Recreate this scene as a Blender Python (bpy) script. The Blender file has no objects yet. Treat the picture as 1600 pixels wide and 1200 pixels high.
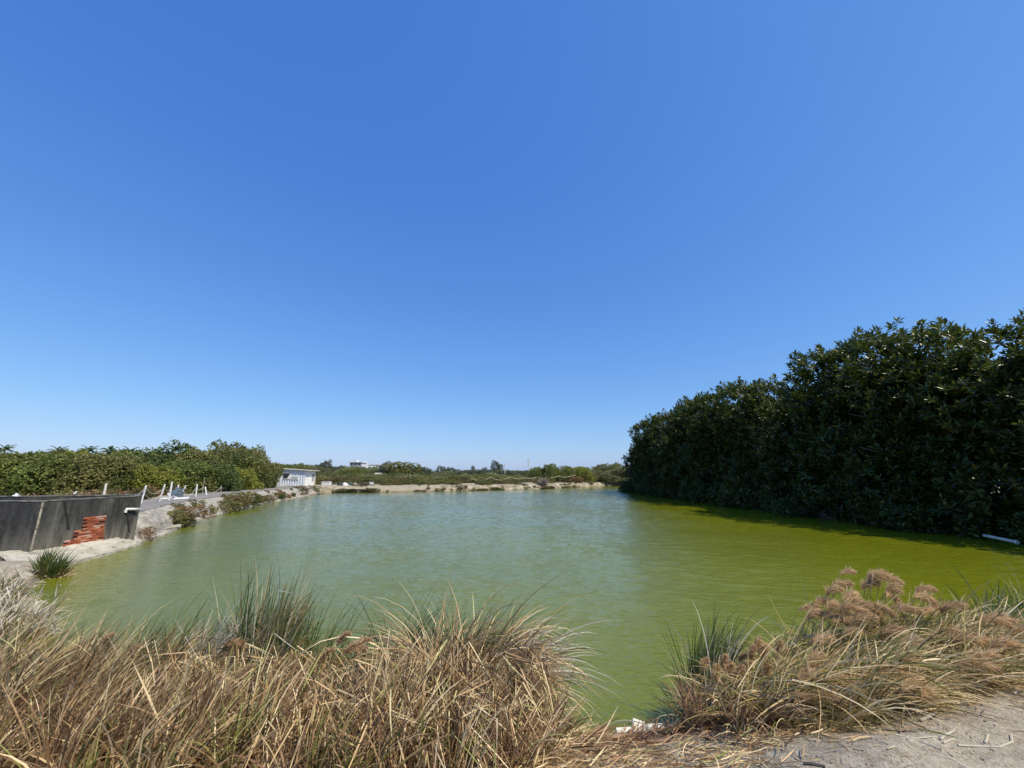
import bpy, math, random
import numpy as np
from mathutils import Vector
random.seed(7)
rng = np.random.default_rng(11)
R = math.radians
sc = bpy.context.scene
# ------------------------------------------------------------ camera, sky, sun, exposure
F, HOR, H = 640.0, 743.0, 2.6
PITCH = math.atan((HOR-600)/F)
CP, SP = math.cos(PITCH), math.sin(PITCH)
cam = bpy.data.objects.new('camera', bpy.data.cameras.new('camera'))
sc.collection.objects.link(cam); sc.camera = cam
cam.location = (0, 0, H); cam.rotation_euler = (R(90)+PITCH, 0, 0)
cam.data.sensor_width = 36; cam.data.lens = F/1600*36
cam.data.clip_start = .05; cam.data.clip_end = 9000
SUN_EL, SUN_AZ = 54.0, -34.0        # azimuth in degrees from +x towards +y
w = bpy.data.worlds.new('World'); sc.world = w; w.use_nodes = True
nt = w.node_tree; bg = nt.nodes['Background']
sky = nt.nodes.new('ShaderNodeTexSky'); sky.sky_type = 'NISHITA'; sky.sun_disc = False
sky.sun_elevation = R(SUN_EL); sky.sun_rotation = R(90-SUN_AZ)
sky.altitude = 0; sky.air_density = 1.0; sky.dust_density = 0.7; sky.ozone_density = 3.2
SKY_K = .105
sp = nt.nodes.new('ShaderNodeSeparateColor'); cb = nt.nodes.new('ShaderNodeCombineColor'); nt.links.new(sky.outputs[0], sp.inputs[0])
for i_, (a_, g_) in enumerate(((.95, 1.05), (.95, .76), (1.13, .43))):      # deeper, bluer air than the plain model
    p_ = nt.nodes.new('ShaderNodeMath'); p_.operation = 'POWER'; p_.inputs[1].default_value = g_; nt.links.new(sp.outputs[i_], p_.inputs[0])
    q_ = nt.nodes.new('ShaderNodeMath'); q_.operation = 'MULTIPLY'; q_.inputs[1].default_value = a_*SKY_K**(g_-1); nt.links.new(p_.outputs[0], q_.inputs[0])
    nt.links.new(q_.outputs[0], cb.inputs[i_])
nt.links.new(cb.outputs[0], bg.inputs[0]); bg.inputs[1].default_value = SKY_K
sd = bpy.data.lights.new('sun', 'SUN'); sd.energy = 5.0; sd.angle = R(.53); sd.color = (1, .915, .74)
sun = bpy.data.objects.new('sun', sd); sc.collection.objects.link(sun)
sdir = Vector((math.cos(R(SUN_EL))*math.cos(R(SUN_AZ)), math.cos(R(SUN_EL))*math.sin(R(SUN_AZ)), math.sin(R(SUN_EL))))
sun.rotation_euler = sdir.to_track_quat('Z', 'Y').to_euler()
sc.view_settings.view_transform = 'Standard'; sc.view_settings.look = 'None'
sc.view_settings.exposure = 0.0; sc.view_settings.gamma = 1.0
sc.cycles.max_bounces = 6; sc.cycles.transparent_max_bounces = 4

# ------------------------------------------------------------ helpers
def ray(px, py):
    dx, dy = px-800, py-600
    return dx, F*CP+dy*SP, F*SP-dy*CP
def P(px, py, z=0.0):
    x, y, q = ray(px, py); k = (z-H)/q
    return Vector((x*k, y*k, z))
def PY(px, py, Y):
    x, y, q = ray(px, py); k = Y/y
    return Vector((x*k, Y, H+q*k))
def PX(px, py, X):
    x, y, q = ray(px, py); k = X/x
    return Vector((X, y*k, H+q*k))
def tag(o, label=None, cat=None, group=None, kind=None):
    if label: o['label'] = label
    if cat: o['category'] = cat
    if group: o['group'] = group
    if kind: o['kind'] = kind
    return o
def link(name, me, mat=None, parent=None):
    o = bpy.data.objects.new(name, me); sc.collection.objects.link(o)
    if mat is not None and not me.materials:
        for m in (mat if isinstance(mat, (list, tuple)) else [mat]): me.materials.append(m)
    if parent: o.parent = parent
    return o
def empty(name, loc, label, cat, group=None, rz=0, s=1):
    o = bpy.data.objects.new(name, None); sc.collection.objects.link(o)
    o.location = loc; o.rotation_euler = (0, 0, rz); o.scale = (s, s, s) if not isinstance(s, tuple) else s
    o.empty_display_size = .2
    return tag(o, label, cat, group)
def copy_tree(o, parent=None):
    c = o.copy(); sc.collection.objects.link(c)
    if parent: c.parent = parent
    for ch in list(o.children): copy_tree(ch, c)
    return c
def quadmesh(name, V, Fq, smooth=False):
    V = np.asarray(V, dtype=np.float32).reshape(-1, 3); Fq = np.asarray(Fq, dtype=np.int32)
    k = Fq.shape[1]; me = bpy.data.meshes.new(name)
    me.vertices.add(len(V)); me.vertices.foreach_set('co', V.ravel())
    me.loops.add(Fq.size); me.loops.foreach_set('vertex_index', Fq.ravel())
    me.polygons.add(len(Fq)); me.polygons.foreach_set('loop_start', np.arange(0, Fq.size, k, dtype=np.int32))
    if smooth: me.polygons.foreach_set('use_smooth', np.ones(len(Fq), dtype=bool))
    me.update(calc_edges=True)
    return me
class MB:
    def __init__(s): s.v, s.f = [], []
    def box(s, c, d, rz=0, jit=0, taper=1):
        b = len(s.v); ca, sa = math.cos(rz), math.sin(rz)
        for i, (a, e, g) in enumerate([(-1,-1,-1),(1,-1,-1),(1,1,-1),(-1,1,-1),(-1,-1,1),(1,-1,1),(1,1,1),(-1,1,1)]):
            t = taper if g > 0 else 1
            x, y, z = a*d[0]/2*t, e*d[1]/2*t, g*d[2]/2
            x += random.uniform(-jit, jit); y += random.uniform(-jit, jit); z += random.uniform(-jit, jit)
            s.v.append((c[0]+x*ca-y*sa, c[1]+x*sa+y*ca, c[2]+z))
        for q in [(0,3,2,1),(4,5,6,7),(0,1,5,4),(1,2,6,5),(2,3,7,6),(3,0,4,7)]: s.f.append(tuple(b+i for i in q))
        return s
    def tube(s, pts, rad, n=7):
        pts = [Vector(p) for p in pts]; b = len(s.v)
        if not isinstance(rad, (list, tuple)): rad = [rad]*len(pts)
        for i, p in enumerate(pts):
            t = (pts[min(i+1, len(pts)-1)]-pts[max(i-1, 0)]).normalized()
            u = t.cross(Vector((0, 0, 1)) if abs(t.z) < .9 else Vector((1, 0, 0))).normalized(); v = t.cross(u)
            for k in range(n):
                a = 2*math.pi*k/n; s.v.append(tuple(p+(u*math.cos(a)+v*math.sin(a))*rad[i]))
        for i in range(len(pts)-1):
            for k in range(n):
                s.f.append((b+i*n+k, b+i*n+(k+1) % n, b+(i+1)*n+(k+1) % n, b+(i+1)*n+k))
        s.f.append(tuple(b+k for k in range(n))[::-1]); s.f.append(tuple(b+(len(pts)-1)*n+k for k in range(n)))
        return s
    def poly(s, pts, t=None):
        b = len(s.v); n = len(pts); s.v += [tuple(p) for p in pts]; s.f.append(tuple(range(b, b+n)))
        if t is not None:
            s.v += [tuple(Vector(p)+Vector(t)) for p in pts]; s.f.append(tuple(range(b+2*n-1, b+n-1, -1)))
            for i in range(n): s.f.append((b+i, b+n+i, b+n+(i+1) % n, b+(i+1) % n))
        return s
    def build(s, name, mat, parent=None, bevel=0, smooth=False):
        me = bpy.data.meshes.new(name); me.from_pydata(s.v, [], s.f); me.update()
        o = link(name, me, mat, parent)
        if smooth:
            for p in me.polygons: p.use_smooth = True
        if bevel:
            m = o.modifiers.new('bevel', 'BEVEL'); m.width = bevel; m.segments = 2
        return o

# ------------------------------------------------------------ materials
def new_mat(name):
    m = bpy.data.materials.new(name); m.use_nodes = True
    return m, m.node_tree, m.node_tree.nodes['Principled BSDF']
def ramp(t, stops, fac=None):
    r = t.nodes.new('ShaderNodeValToRGB'); e = r.color_ramp.elements
    while len(e) < len(stops): e.new(.5)
    for i, (p, c) in enumerate(stops):
        e[i].position = p; e[i].color = (*c, 1) if len(c) == 3 else c
    if fac is not None: t.links.new(fac, r.inputs[0])
    return r
def coords(t, scale=(1, 1, 1), kind='Object', rot=(0, 0, 0)):
    c = t.nodes.new('ShaderNodeTexCoord'); m = t.nodes.new('ShaderNodeMapping')
    m.inputs['Scale'].default_value = scale; m.inputs['Rotation'].default_value = rot
    t.links.new(c.outputs[kind], m.inputs[0]); return m.outputs[0]
def noise(t, scale, detail=5, rough=.6, vec=None, dist=0):
    n = t.nodes.new('ShaderNodeTexNoise'); n.inputs['Scale'].default_value = scale
    n.inputs['Detail'].default_value = detail; n.inputs['Roughness'].default_value = rough
    n.inputs['Distortion'].default_value = dist
    if vec is not None: t.links.new(vec, n.inputs['Vector'])
    return n.outputs[0]
def mixc(t, fac, a, b, mode='MIX'):
    m = t.nodes.new('ShaderNodeMix'); m.data_type = 'RGBA'; m.blend_type = mode
    for s, v in ((m.inputs[0], fac), (m.inputs[6], a), (m.inputs[7], b)):
        if isinstance(v, (int, float)): s.default_value = v
        elif isinstance(v, tuple): s.default_value = (*v, 1)
        else: t.links.new(v, s)
    return m.outputs[2]
def bump(t, b, h, strength, dist):
    n = t.nodes.new('ShaderNodeBump'); n.inputs['Strength'].default_value = strength
    n.inputs['Distance'].default_value = dist; t.links.new(h, n.inputs['Height'])
    t.links.new(n.outputs[0], b.inputs['Normal']); return n
def mat_noise(name, stops, scale=3, rough=.85, bstr=.4, bdist=.02, bscale=None, stretch=(1, 1, 1), metal=0, detail=8):
    m, t, b = new_mat(name); v = coords(t, stretch)
    n = noise(t, scale, detail, .65, v); r = ramp(t, stops, n)
    t.links.new(r.outputs[0], b.inputs['Base Color']); b.inputs['Roughness'].default_value = rough
    b.inputs['Metallic'].default_value = metal
    n2 = noise(t, bscale or scale*4, 6, .7, v); bump(t, b, n2, bstr, bdist)
    return m
def leaf_mat(name, stops, rough=.55, trans=.22, spec=.5, patch=None, tcol=None):
    """colour varies from leaf to leaf (random per island)"""
    m, t, b = new_mat(name)
    g = t.nodes.new('ShaderNodeNewGeometry'); r = ramp(t, stops, g.outputs['Random Per Island'])
    col = r.outputs[0]
    if patch:
        v = coords(t, kind='Object'); n = noise(t, patch[0], 3, .6, v)
        k = ramp(t, [(.42, (0, 0, 0)), (.6, (1, 1, 1))], n)
        col = mixc(t, k.outputs[0], col, mixc(t, .75, col, patch[1]))
    t.links.new(col, b.inputs['Base Color']); b.inputs['Roughness'].default_value = rough
    b.inputs['Specular IOR Level'].default_value = spec
    if trans:
        tr = t.nodes.new('ShaderNodeBsdfTranslucent'); t.links.new(col if tcol is None else mixc(t, .75, col, tcol), tr.inputs[0])
        mx = t.nodes.new('ShaderNodeMixShader'); mx.inputs[0].default_value = trans
        t.links.new(b.outputs[0], mx.inputs[1]); t.links.new(tr.outputs[0], mx.inputs[2])
        t.links.new(mx.outputs[0], t.nodes['Material Output'].inputs[0])
    return m
M = {}
M['straw'] = leaf_mat('straw', [(0, (.045, .025, .012)), (.36, (.27, .155, .07)), (.64, (.58, .39, .19)), (.86, (.88, .70, .43)), (1, (.30, .34, .08))], .6, .2)
M['straw_mixed'] = leaf_mat('straw_mixed', [(0, (.08, .12, .03)), (.25, (.17, .20, .05)), (.45, (.30, .22, .10)), (.7, (.45, .33, .17)), (1, (.62, .54, .38))], .6, .25)
M['straw_windy'] = leaf_mat('straw_windy', [(0, (.09, .07, .02)), (.2, (.30, .25, .07)), (.35, (.42, .27, .11)), (.7, (.64, .46, .22)), (1, (.84, .72, .45))], .6, .25)
M['straw_pale'] = leaf_mat('straw_pale', [(0, (.28, .22, .15)), (.5, (.50, .44, .33)), (1, (.68, .64, .54))], .6, .15)
M['straw_red'] = leaf_mat('straw_red', [(0, (.12, .06, .03)), (.5, (.25, .13, .065)), (1, (.40, .27, .15))], .7, .1)
M['reed_green'] = leaf_mat('reed_green', [(0, (.025, .055, .012)), (.5, (.06, .10, .022)), (.85, (.13, .16, .04)), (1, (.30, .26, .10))], .45, .25)
M['reed_light'] = leaf_mat('reed_light', [(0, (.05, .075, .012)), (.45, (.17, .20, .035)), (.8, (.38, .34, .08)), (1, (.52, .40, .17))], .5, .3)
M['plume'] = leaf_mat('plume', [(0, (.36, .23, .11)), (.5, (.66, .45, .23)), (1, (.86, .66, .40))], .9, .42)
M['plume_orange'] = leaf_mat('plume_orange', [(0, (.40, .25, .12)), (.5, (.60, .41, .22)), (1, (.76, .57, .35))], .9, .4)
M['rubber'] = leaf_mat('rubber_leaf', [(0, (.014, .026, .005)), (.5, (.040, .062, .011)), (.9, (.10, .125, .022)), (.985, (.17, .17, .03)), (1, (.34, .19, .015))], .34, .24, .42, None, (.13, .18, .025))
M['shrub_green'] = leaf_mat('shrub_green', [(0, (0.094, 0.140, 0.031)), (.5, (0.187, 0.234, 0.055)), (1, (0.312, 0.343, 0.094))], .6, .38, .3, (.35, (.15, .13, .05)))
M['shrub_olive'] = leaf_mat('shrub_olive', [(0, (0.125, 0.140, 0.047)), (.5, (0.242, 0.234, 0.078)), (1, (0.374, 0.343, 0.133))], .65, .38, .3, (.3, (.07, .11, .025)))
M['shrub_bright'] = leaf_mat('shrub_bright', [(0, (0.120, 0.159, 0.023)), (.5, (0.257, 0.279, 0.047)), (1, (0.429, 0.398, 0.094))], .55, .38, .3)
M['shrub_dark'] = leaf_mat('shrub_dark', [(0, (0.055, 0.094, 0.028)), (.5, (0.109, 0.156, 0.047)), (1, (0.187, 0.234, 0.070))], .6, .38, .3)
M['shrub_brown'] = leaf_mat('shrub_brown', [(0, (0.117, 0.085, 0.039)), (.5, (0.221, 0.163, 0.072)), (1, (0.338, 0.260, 0.130))], .75, .38, .2, (.5, (.11, .12, .04)))
M['shrub_rust'] = leaf_mat('shrub_rust', [(0, (.15, .08, .04)), (.5, (.27, .155, .075)), (1, (.38, .26, .15))], .8, .15, .2)
M['far_green'] = leaf_mat('far_green', [(0, (0.156, 0.187, 0.086)), (.5, (0.281, 0.312, 0.133)), (1, (0.406, 0.421, 0.203))], .8, .35, .2, (.08, (.16, .14, .075)))
M['far_dark'] = leaf_mat('far_dark', [(0, (.08, .10, .065)), (1, (.16, .18, .115))], .8, .3, .2)
M['dead_twig'] = leaf_mat('dead_twig', [(0, (.20, .165, .14)), (1, (.40, .35, .31))], .9, 0)
M['bark'] = mat_noise('bark', [(.3, (.06, .05, .04)), (.7, (.16, .135, .11))], 6)
M['white_pvc'] = mat_noise('white_pvc', [(.3, (.62, .61, .58)), (.7, (.82, .82, .80))], 5, .45, .05, .002)
M['rope'] = mat_noise('rope', [(.3, (.38, .35, .30)), (.7, (.60, .57, .50))], 30, .9)
M['yellow_rope'] = mat_noise('yellow_rope', [(.3, (.55, .48, .28)), (.7, (.74, .68, .46))], 30, .9)
M['wood'] = mat_noise('wood_grey', [(.3, (.22, .18, .13)), (.7, (.42, .37, .29))], 8)
M['foam'] = mat_noise('foam', [(.25, (.62, .57, .40)), (.6, (.84, .82, .72))], 7, .7, .25, .01)
M['black_net'] = mat_noise('black_net', [(.3, (.012, .014, .014)), (.7, (.05, .055, .05))], 10)
M['green_net'] = mat_noise('green_net', [(.3, (.015, .035, .02)), (.7, (.05, .10, .06))], 10)
M['motor'] = mat_noise('motor_paint', [(.3, (.10, .15, .18)), (.7, (.22, .28, .31))], 6, .5)
M['dark_glass'] = mat_noise('dark_glass', [(.3, (.02, .025, .03)), (.7, (.05, .06, .07))], 2, .15, 0.02, .001)
M['roof_metal'] = mat_noise('roof_metal', [(.3, (.38, .36, .30)), (.7, (.60, .58, .50))], 3, .5)
M['white_wall'] = mat_noise('white_wall', [(.3, (.66, .66, .64)), (.7, (.80, .80, .78))], 1.5, .8)
M['grey_wall'] = mat_noise('grey_wall', [(.3, (.20, .21, .23)), (.7, (.34, .35, .37))], 1.5, .8)
M['plank'] = mat_noise('pale_plank', [(.3, (.50, .46, .38)), (.7, (.72, .68, .58))], 3)
def corrug():
    m, t, b = new_mat('corrugated_panel'); v = coords(t)
    n = noise(t, 2.5, 6, .6, v); r = ramp(t, [(.3, (.44, .50, .58)), (.62, (.66, .71, .77)), (.8, (.42, .36, .30))], n)
    t.links.new(r.outputs[0], b.inputs['Base Color']); b.inputs['Roughness'].default_value = .5
    return m
M['corrugated'] = corrug()
# ------------------------------------------------------------ the pond outline (world metres, camera at the origin)
POND = [(-13.1,12.8),(-14.15,16.75),(-14.45,17.05),(-15.2,18.7),(-18.2,24.4),(-19.5,27.8),(-23.0,38.3),(-24.5,44.1),(-25.7,51.6),(-27.6,58),(-28.6,63.2),
        (-27,65),(-20.4,67.4),(-10.8,71.3),(0,79.5),(9,88),(14.7,97),(24,107),(40,112),(44,100),(30,80),(19.6,68),(19.6,52),(19.7,38),(19.7,28),(20.0,20),(20.2,16.6),(20.8,13.5),(18,11),
        (13,9),(9,7.6),(6.2,6.4),(4.2,5.9),(2.9,5.5),(2.0,5.15),(1.45,4.85),(.9,4.72),(.3,4.78),(-.6,5.0),(-2,5.1),(-4,5.25),(-5.6,5.7),(-7.6,6.8),(-9.6,8.8),(-11.2,10.3),(-12.3,11.6)]
def sdf(X, Y, poly=POND):
    """distance to the outline, negative over the water"""
    X = np.asarray(X, float); Y = np.asarray(Y, float)
    d = np.full(X.shape, 1e9); inside = np.zeros(X.shape, bool); n = len(poly)
    for i in range(n):
        ax, ay = poly[i]; bx, by = poly[(i+1) % n]
        ex, ey = bx-ax, by-ay; L2 = ex*ex+ey*ey
        t = np.clip(((X-ax)*ex+(Y-ay)*ey)/L2, 0, 1)
        d = np.minimum(d, np.hypot(X-ax-t*ex, Y-ay-t*ey))
        c = ((ay > Y) != (by > Y)) & (X < (bx-ax)*(Y-ay)/((by-ay) if by != ay else 1e-9)+ax)
        inside ^= c
    return np.where(inside, -d, d)
def wob(X, Y, s=1.0, seed=0):
    X = np.asarray(X, float)*s; Y = np.asarray(Y, float)*s
    return (np.sin(X*1.3+Y*.7+seed)+np.sin(X*-.8+Y*1.7+seed*2.1+1)+.6*np.sin(X*2.9+Y*2.3+seed)+.5*np.sin(X*4.7-Y*3.9+2)+.3*np.sin(X*9.1+Y*7.7)+.3*np.sin(X*-8.3+Y*10.1+seed))/3.7
def ground_z(X, Y):
    X = np.asarray(X, float); Y = np.asarray(Y, float)
    d = sdf(X, Y)+.10*wob(X, Y, 1.6)*np.clip((12-Y)/4, 0, 1)
    W = np.where(Y < 9.5, 2.15, np.where(X < -12, 1.5, 2.2))
    t = np.clip(d/W, -1, 1)
    z = np.where(t > 0, t*(1.35-.35*t), t*1.2)
    z = np.where(d > 0, z+np.clip(d, 0, 1)*.035*wob(X, Y, 2.3, 3)*np.clip(d/.3, 0, 1), z)
    z = np.where((X > -25) & (X < -11.5) & (Y > 9.6) & (Y < 14.0), np.minimum(z, .36), z)
    z = np.where((X > -15.2) & (X < -12.2) & (Y > 12.2) & (Y < 17.4), np.minimum(z, .02), z)
    # the raised strip under the far scrub
    z = z+np.where((Y > 70) & (d > 3), np.clip((d-3)/30, 0, 1)*.4, 0)
    return z
def gz(x, y): return float(ground_z(np.array([x]), np.array([y]))[0])
def axis(segs):
    out = []
    for a, b, s in segs: out += list(np.arange(a, b-1e-6, s))
    return np.array(out+[segs[-1][1]])
xs = axis([(-4000,-600,850),(-600,-100,100),(-100,-36,8),(-36,-8,.5),(-8,-4,.2),(-4,5,.08),(5,8,.2),(8,44,.6),(44,100,7),(100,600,100),(600,4000,850)])
ys = axis([(-400,-20,95),(-20,0,4),(0,2,.4),(2,6,.07),(6,9,.2),(9,30,.4),(30,115,.7),(115,200,8),(200,1000,100),(1000,6000,1000)])
GX, GY = np.meshgrid(xs, ys); GZ = ground_z(GX, GY)
nx, ny = len(xs), len(ys)
idx = np.arange(nx*ny).reshape(ny, nx)
Fq = np.stack([idx[:-1,:-1], idx[:-1,1:], idx[1:,1:], idx[1:,:-1]], -1).reshape(-1, 4)
def ground_mat():
    m, t, b = new_mat('dusty_ground'); v = coords(t)
    n1 = noise(t, .9, 8, .65, v); n2 = noise(t, 9, 8, .7, v); n3 = noise(t, 45, 4, .7, v); n0 = noise(t, .07, 4, .6, v)
    c = ramp(t, [(.3, (.23, .18, .11)), (.5, (.40, .33, .225)), (.7, (.52, .45, .33))], n1).outputs[0]
    c = mixc(t, .45, c, ramp(t, [(.36, (.12, .09, .06)), (.62, (.58, .51, .39))], n2).outputs[0])
    c = mixc(t, .25, c, ramp(t, [(.4, (.1, .08, .06)), (.62, (.55, .51, .44))], n3).outputs[0])
    # far from the near bank the soil is greener
    g = t.nodes.new('ShaderNodeNewGeometry'); sx = t.nodes.new('ShaderNodeSeparateXYZ'); t.links.new(g.outputs['Position'], sx.inputs[0])
    mr = t.nodes.new('ShaderNodeMapRange'); mr.inputs[1].default_value = 60; mr.inputs[2].default_value = 90; t.links.new(sx.outputs[1], mr.inputs[0])
    far = ramp(t, [(.35, (.11, .11, .05)), (.6, (.22, .18, .10))], n0).outputs[0]
    mul = t.nodes.new('ShaderNodeMath'); mul.operation = 'MULTIPLY'; mul.inputs[1].default_value = .8; t.links.new(mr.outputs[0], mul.inputs[0])
    c = mixc(t, mul.outputs[0], c, far)
    # damp soil at the water's edge
    mz = t.nodes.new('ShaderNodeMapRange'); mz.inputs[1].default_value = .02; mz.inputs[2].default_value = .22
    mz.inputs[3].default_value = .75; mz.inputs[4].default_value = 0; t.links.new(sx.outputs[2], mz.inputs[0])
    c = mixc(t, mz.outputs[0], c, (.07, .05, .028))
    t.links.new(c, b.inputs['Base Color']); b.inputs['Roughness'].default_value = .95
    s = t.nodes.new('ShaderNodeMath'); s.operation = 'ADD'; t.links.new(n2, s.inputs[0]); t.links.new(n3, s.inputs[1])
    bump(t, b, s.outputs[0], .7, .03); return m
M['ground'] = ground_mat()
g = link('ground', quadmesh('ground', np.stack([GX, GY, GZ], -1), Fq, True), M['ground'])
tag(g, kind='structure')

# ------------------------------------------------------------ water
def water_mat():
    m, t, b = new_mat('pond_water')
    v1 = coords(t, (1.0, 2.3, 1), rot=(0, 0, R(8))); v2 = coords(t, (1.5, 2.6, 1), rot=(0, 0, R(-20))); v0 = coords(t)
    a = noise(t, 4.5, 3, .55, v1, .6); c = noise(t, 11.0, 3, .6, v2, .5); cc = noise(t, .55, 3, .5, v0)
    calm = noise(t, .10, 3, .5, coords(t, (1, 1.8, 1)))
    k = ramp(t, [(.3, (.45, .45, .45)), (.62, (1, 1, 1))], calm).outputs[0]
    s = t.nodes.new('ShaderNodeMath'); s.operation = 'MULTIPLY_ADD'; s.inputs[1].default_value = .33; t.links.new(c, s.inputs[0]); t.links.new(a, s.inputs[2])
    s3 = t.nodes.new('ShaderNodeMath'); s3.operation = 'MULTIPLY_ADD'; s3.inputs[1].default_value = .8; t.links.new(cc, s3.inputs[0]); t.links.new(s.outputs[0], s3.inputs[2])
    s2 = t.nodes.new('ShaderNodeMath'); s2.operation = 'MULTIPLY'; t.links.new(s3.outputs[0], s2.inputs[0]); t.links.new(k, s2.inputs[1])
    # silt and algae drift in soft patches
    n = noise(t, .09, 4, .6, v0)
    col = ramp(t, [(.3, (.122, .140, .006)), (.7, (.158, .176, .008))], n).outputs[0]
    t.links.new(col, b.inputs['Base Color'])
    b.inputs['Roughness'].default_value = .02; b.inputs['IOR'].default_value = 1.38
    bump(t, b, s2.outputs[0], 1.0, .032)
    return m
def wave_field(X, Y):
    r = np.random.default_rng(21); Z = np.zeros(X.shape, dtype=np.float32); n = 46
    for i in range(n):
        lam = .19*(1.1/.19)**(r.random()**1.3); a = r.normal(R(78), R(30)); k = 2*math.pi/lam; sl = .068*math.sqrt(2/n)*(.75+.5*r.random())
        Z += (sl/k*np.sin(k*(X*math.cos(a)+Y*math.sin(a))+r.random()*6.28+.5*np.sin(X*.31+i)+.5*np.sin(Y*.23+i*2))).astype(np.float32)
    g = .62+.38*wob(X, Y, .22, 5)                                       # gusts
    calm = np.clip((np.hypot((X-1.2)/1.6, (Y-5.6)/1.5)-.5)/1.2, .18, 1)     # sheltered corner between the reeds
    lee = np.clip(.35+(X+15.5)/8, .35, 1)+np.clip((Y-20)/12, 0, .65)       # calmer water under the tank wall
    return Z*np.clip(g, .25, 1.2)*calm*np.minimum(lee, 1)
def water_sheet(x0, x1, y0, y1, dx, dy):
    ax, ay = np.arange(x0, x1+dx/2, dx), np.arange(y0, y1+dy/2, dy); X, Y = np.meshgrid(ax, ay)
    k = np.arange(X.size, dtype=np.int32).reshape(X.shape)
    f = np.stack([k[:-1, :-1], k[:-1, 1:], k[1:, 1:], k[1:, :-1]], -1)
    keep = sdf(X[::6, ::6], Y[::6, ::6]) < 1.4; keep = np.repeat(np.repeat(keep, 6, 0), 6, 1)[:f.shape[0], :f.shape[1]]
    return X, Y, f, keep
parts_w = []; o_ = 0
for a in [(-18.0, 24.0, 4.2, 24.0, .085, .06), (-27.0, 24.0, 24.0, 60.0, .16, .10), (-32.0, 46.0, 60.0, 114.0, .4, .2)]:
    X, Y, f, keep = water_sheet(*a); Z = wave_field(X, Y); Z[0] *= 0; Z[-1] *= 0
    f = f[keep[:f.shape[0], :f.shape[1]]].reshape(-1, 4); used = np.zeros(X.size, bool); used[f.ravel()] = True; mp = np.cumsum(used)-1
    parts_w.append((np.stack([X, Y, Z], -1).reshape(-1, 3)[used], mp[f]))
vv, ff, oo = [], [], 0
for v, f in parts_w: vv.append(v); ff.append(f+oo); oo += len(v)
wm = quadmesh('pond_water', np.concatenate(vv), np.concatenate(ff), True)
tag(link('pond_water', wm, water_mat()), kind='structure')

# ------------------------------------------------------------ ribbons (grass blades, reeds, straw)
def blades(P0, az, el, L, droop, W, nseg=6, power=1.5, azbend=None, kink=None, prof='blade'):
    P0 = np.asarray(P0, float); N = len(P0)
    f = lambda a: np.broadcast_to(np.asarray(a, float), (N,)).copy()
    az, el, L, droop, W = f(az), f(el), f(L), f(droop), f(W)
    azbend = f(0 if azbend is None else azbend)
    T = np.linspace(0, 1, nseg+1)
    pos = np.zeros((N, nseg+1, 3)); pos[:, 0] = P0
    tw = rng.uniform(0, math.pi, N)
    side = np.zeros((N, nseg+1, 3))
    for i in range(nseg+1):
        t = T[i]; e = el-droop*t**power; a = az+azbend*t
        if kink is not None: e = e-np.where(t > kink[0], kink[1], 0)
        d = np.stack([np.cos(e)*np.cos(a), np.cos(e)*np.sin(a), np.sin(e)], -1)
        if i < nseg: pos[:, i+1] = pos[:, i]+d*(L/nseg)[:, None]
        p = np.stack([-np.sin(a), np.cos(a), 0*a], -1); q = np.cross(d, p)
        side[:, i] = p*np.cos(tw)[:, None]+q*np.sin(tw)[:, None]
    if prof == 'blade': wp = np.clip(.65+.7*T, 0, 1)*(1-T**3.5)**.8+.05
    else: wp = np.ones_like(T)
    hw = (W[:, None]*wp[None, :]/2)[..., None]
    V = np.stack([pos-side*hw, pos+side*hw], 2)          # N, nseg+1, 2, 3
    b = (np.arange(N)*(nseg+1)*2)[:, None]+np.arange(nseg)[None, :]*2
    Fb = np.stack([b, b+1, b+3, b+2], -1).reshape(-1, 4)
    return V.reshape(-1, 3), Fb, pos
def join(parts):
    V, Fs, o = [], [], 0
    for v, f in parts: V.append(v); Fs.append(f+o); o += len(v)
    return np.concatenate(V), np.concatenate(Fs)
def U(a, b, n): return rng.uniform(a, b, n)
def N_(m, s, n): return rng.normal(m, s, n)

# plumes: drooping feathery heads made of fine hairs, wind from the left
def plume_mesh(name, L=.3, n=420, wide=.07, droop=1.2, fluffy=False, e0=70):
    t = U(0, 1, n)**.85; S = np.linspace(0, 1, 24); e = R(e0)-droop*S
    sp = np.cumsum(np.stack([np.cos(e), 0*e, np.sin(e)], -1), 0)*L/24
    P0 = np.stack([np.interp(t, S, sp[:, k]) for k in range(3)], -1)
    et = R(e0)-droop*t; full = (np.sin(np.clip(t*.8+.2, 0, 1)*math.pi)**.5+.15)
    if fluffy:
        az = U(0, 6.28, n); el = U(.1, 1.3, n); ln = U(.4, 1, n)*wide*full; dr = U(.2, 1.2, n)
    else:
        az = N_(0, .42, n); el = et-.15+N_(0, .38, n); ln = U(.6, 1.3, n)*wide*full; dr = U(.1, .9, n)
    V, Fb, _ = blades(P0, az, el, ln, dr, U(.0022, .0055, n), 4)
    V2, F2, _ = blades([(0, 0, 0)], [0], [R(e0)], [L], [droop], [.005], 8, 1.0)
    V, Fb = join([(V, Fb), (V2, F2)])
    return quadmesh(name, V, Fb)
PL = [plume_mesh('plume', .25, 520, .085, 1.3, e0=50), plume_mesh('plume', .28, 560, .08, 1.1, e0=35), plume_mesh('plume', .22, 480, .075, 1.6, e0=75), plume_mesh('plume', .30, 560, .07, 1.5, e0=45)]
PF = [plume_mesh('plume', .15, 620, .062, .6, True, 80), plume_mesh('plume', .17, 640, .055, .9, True, 75), plume_mesh('plume', .13, 560, .058, .3, True, 85)]
PO = [plume_mesh('plume', .14, 380, .05, 1.0, True), plume_mesh('plume', .18, 400, .055, 1.5)]
for m in PL+PF: m.materials.append(M['plume'])
for m in PO: m.materials.append(M['plume_orange'])

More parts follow.
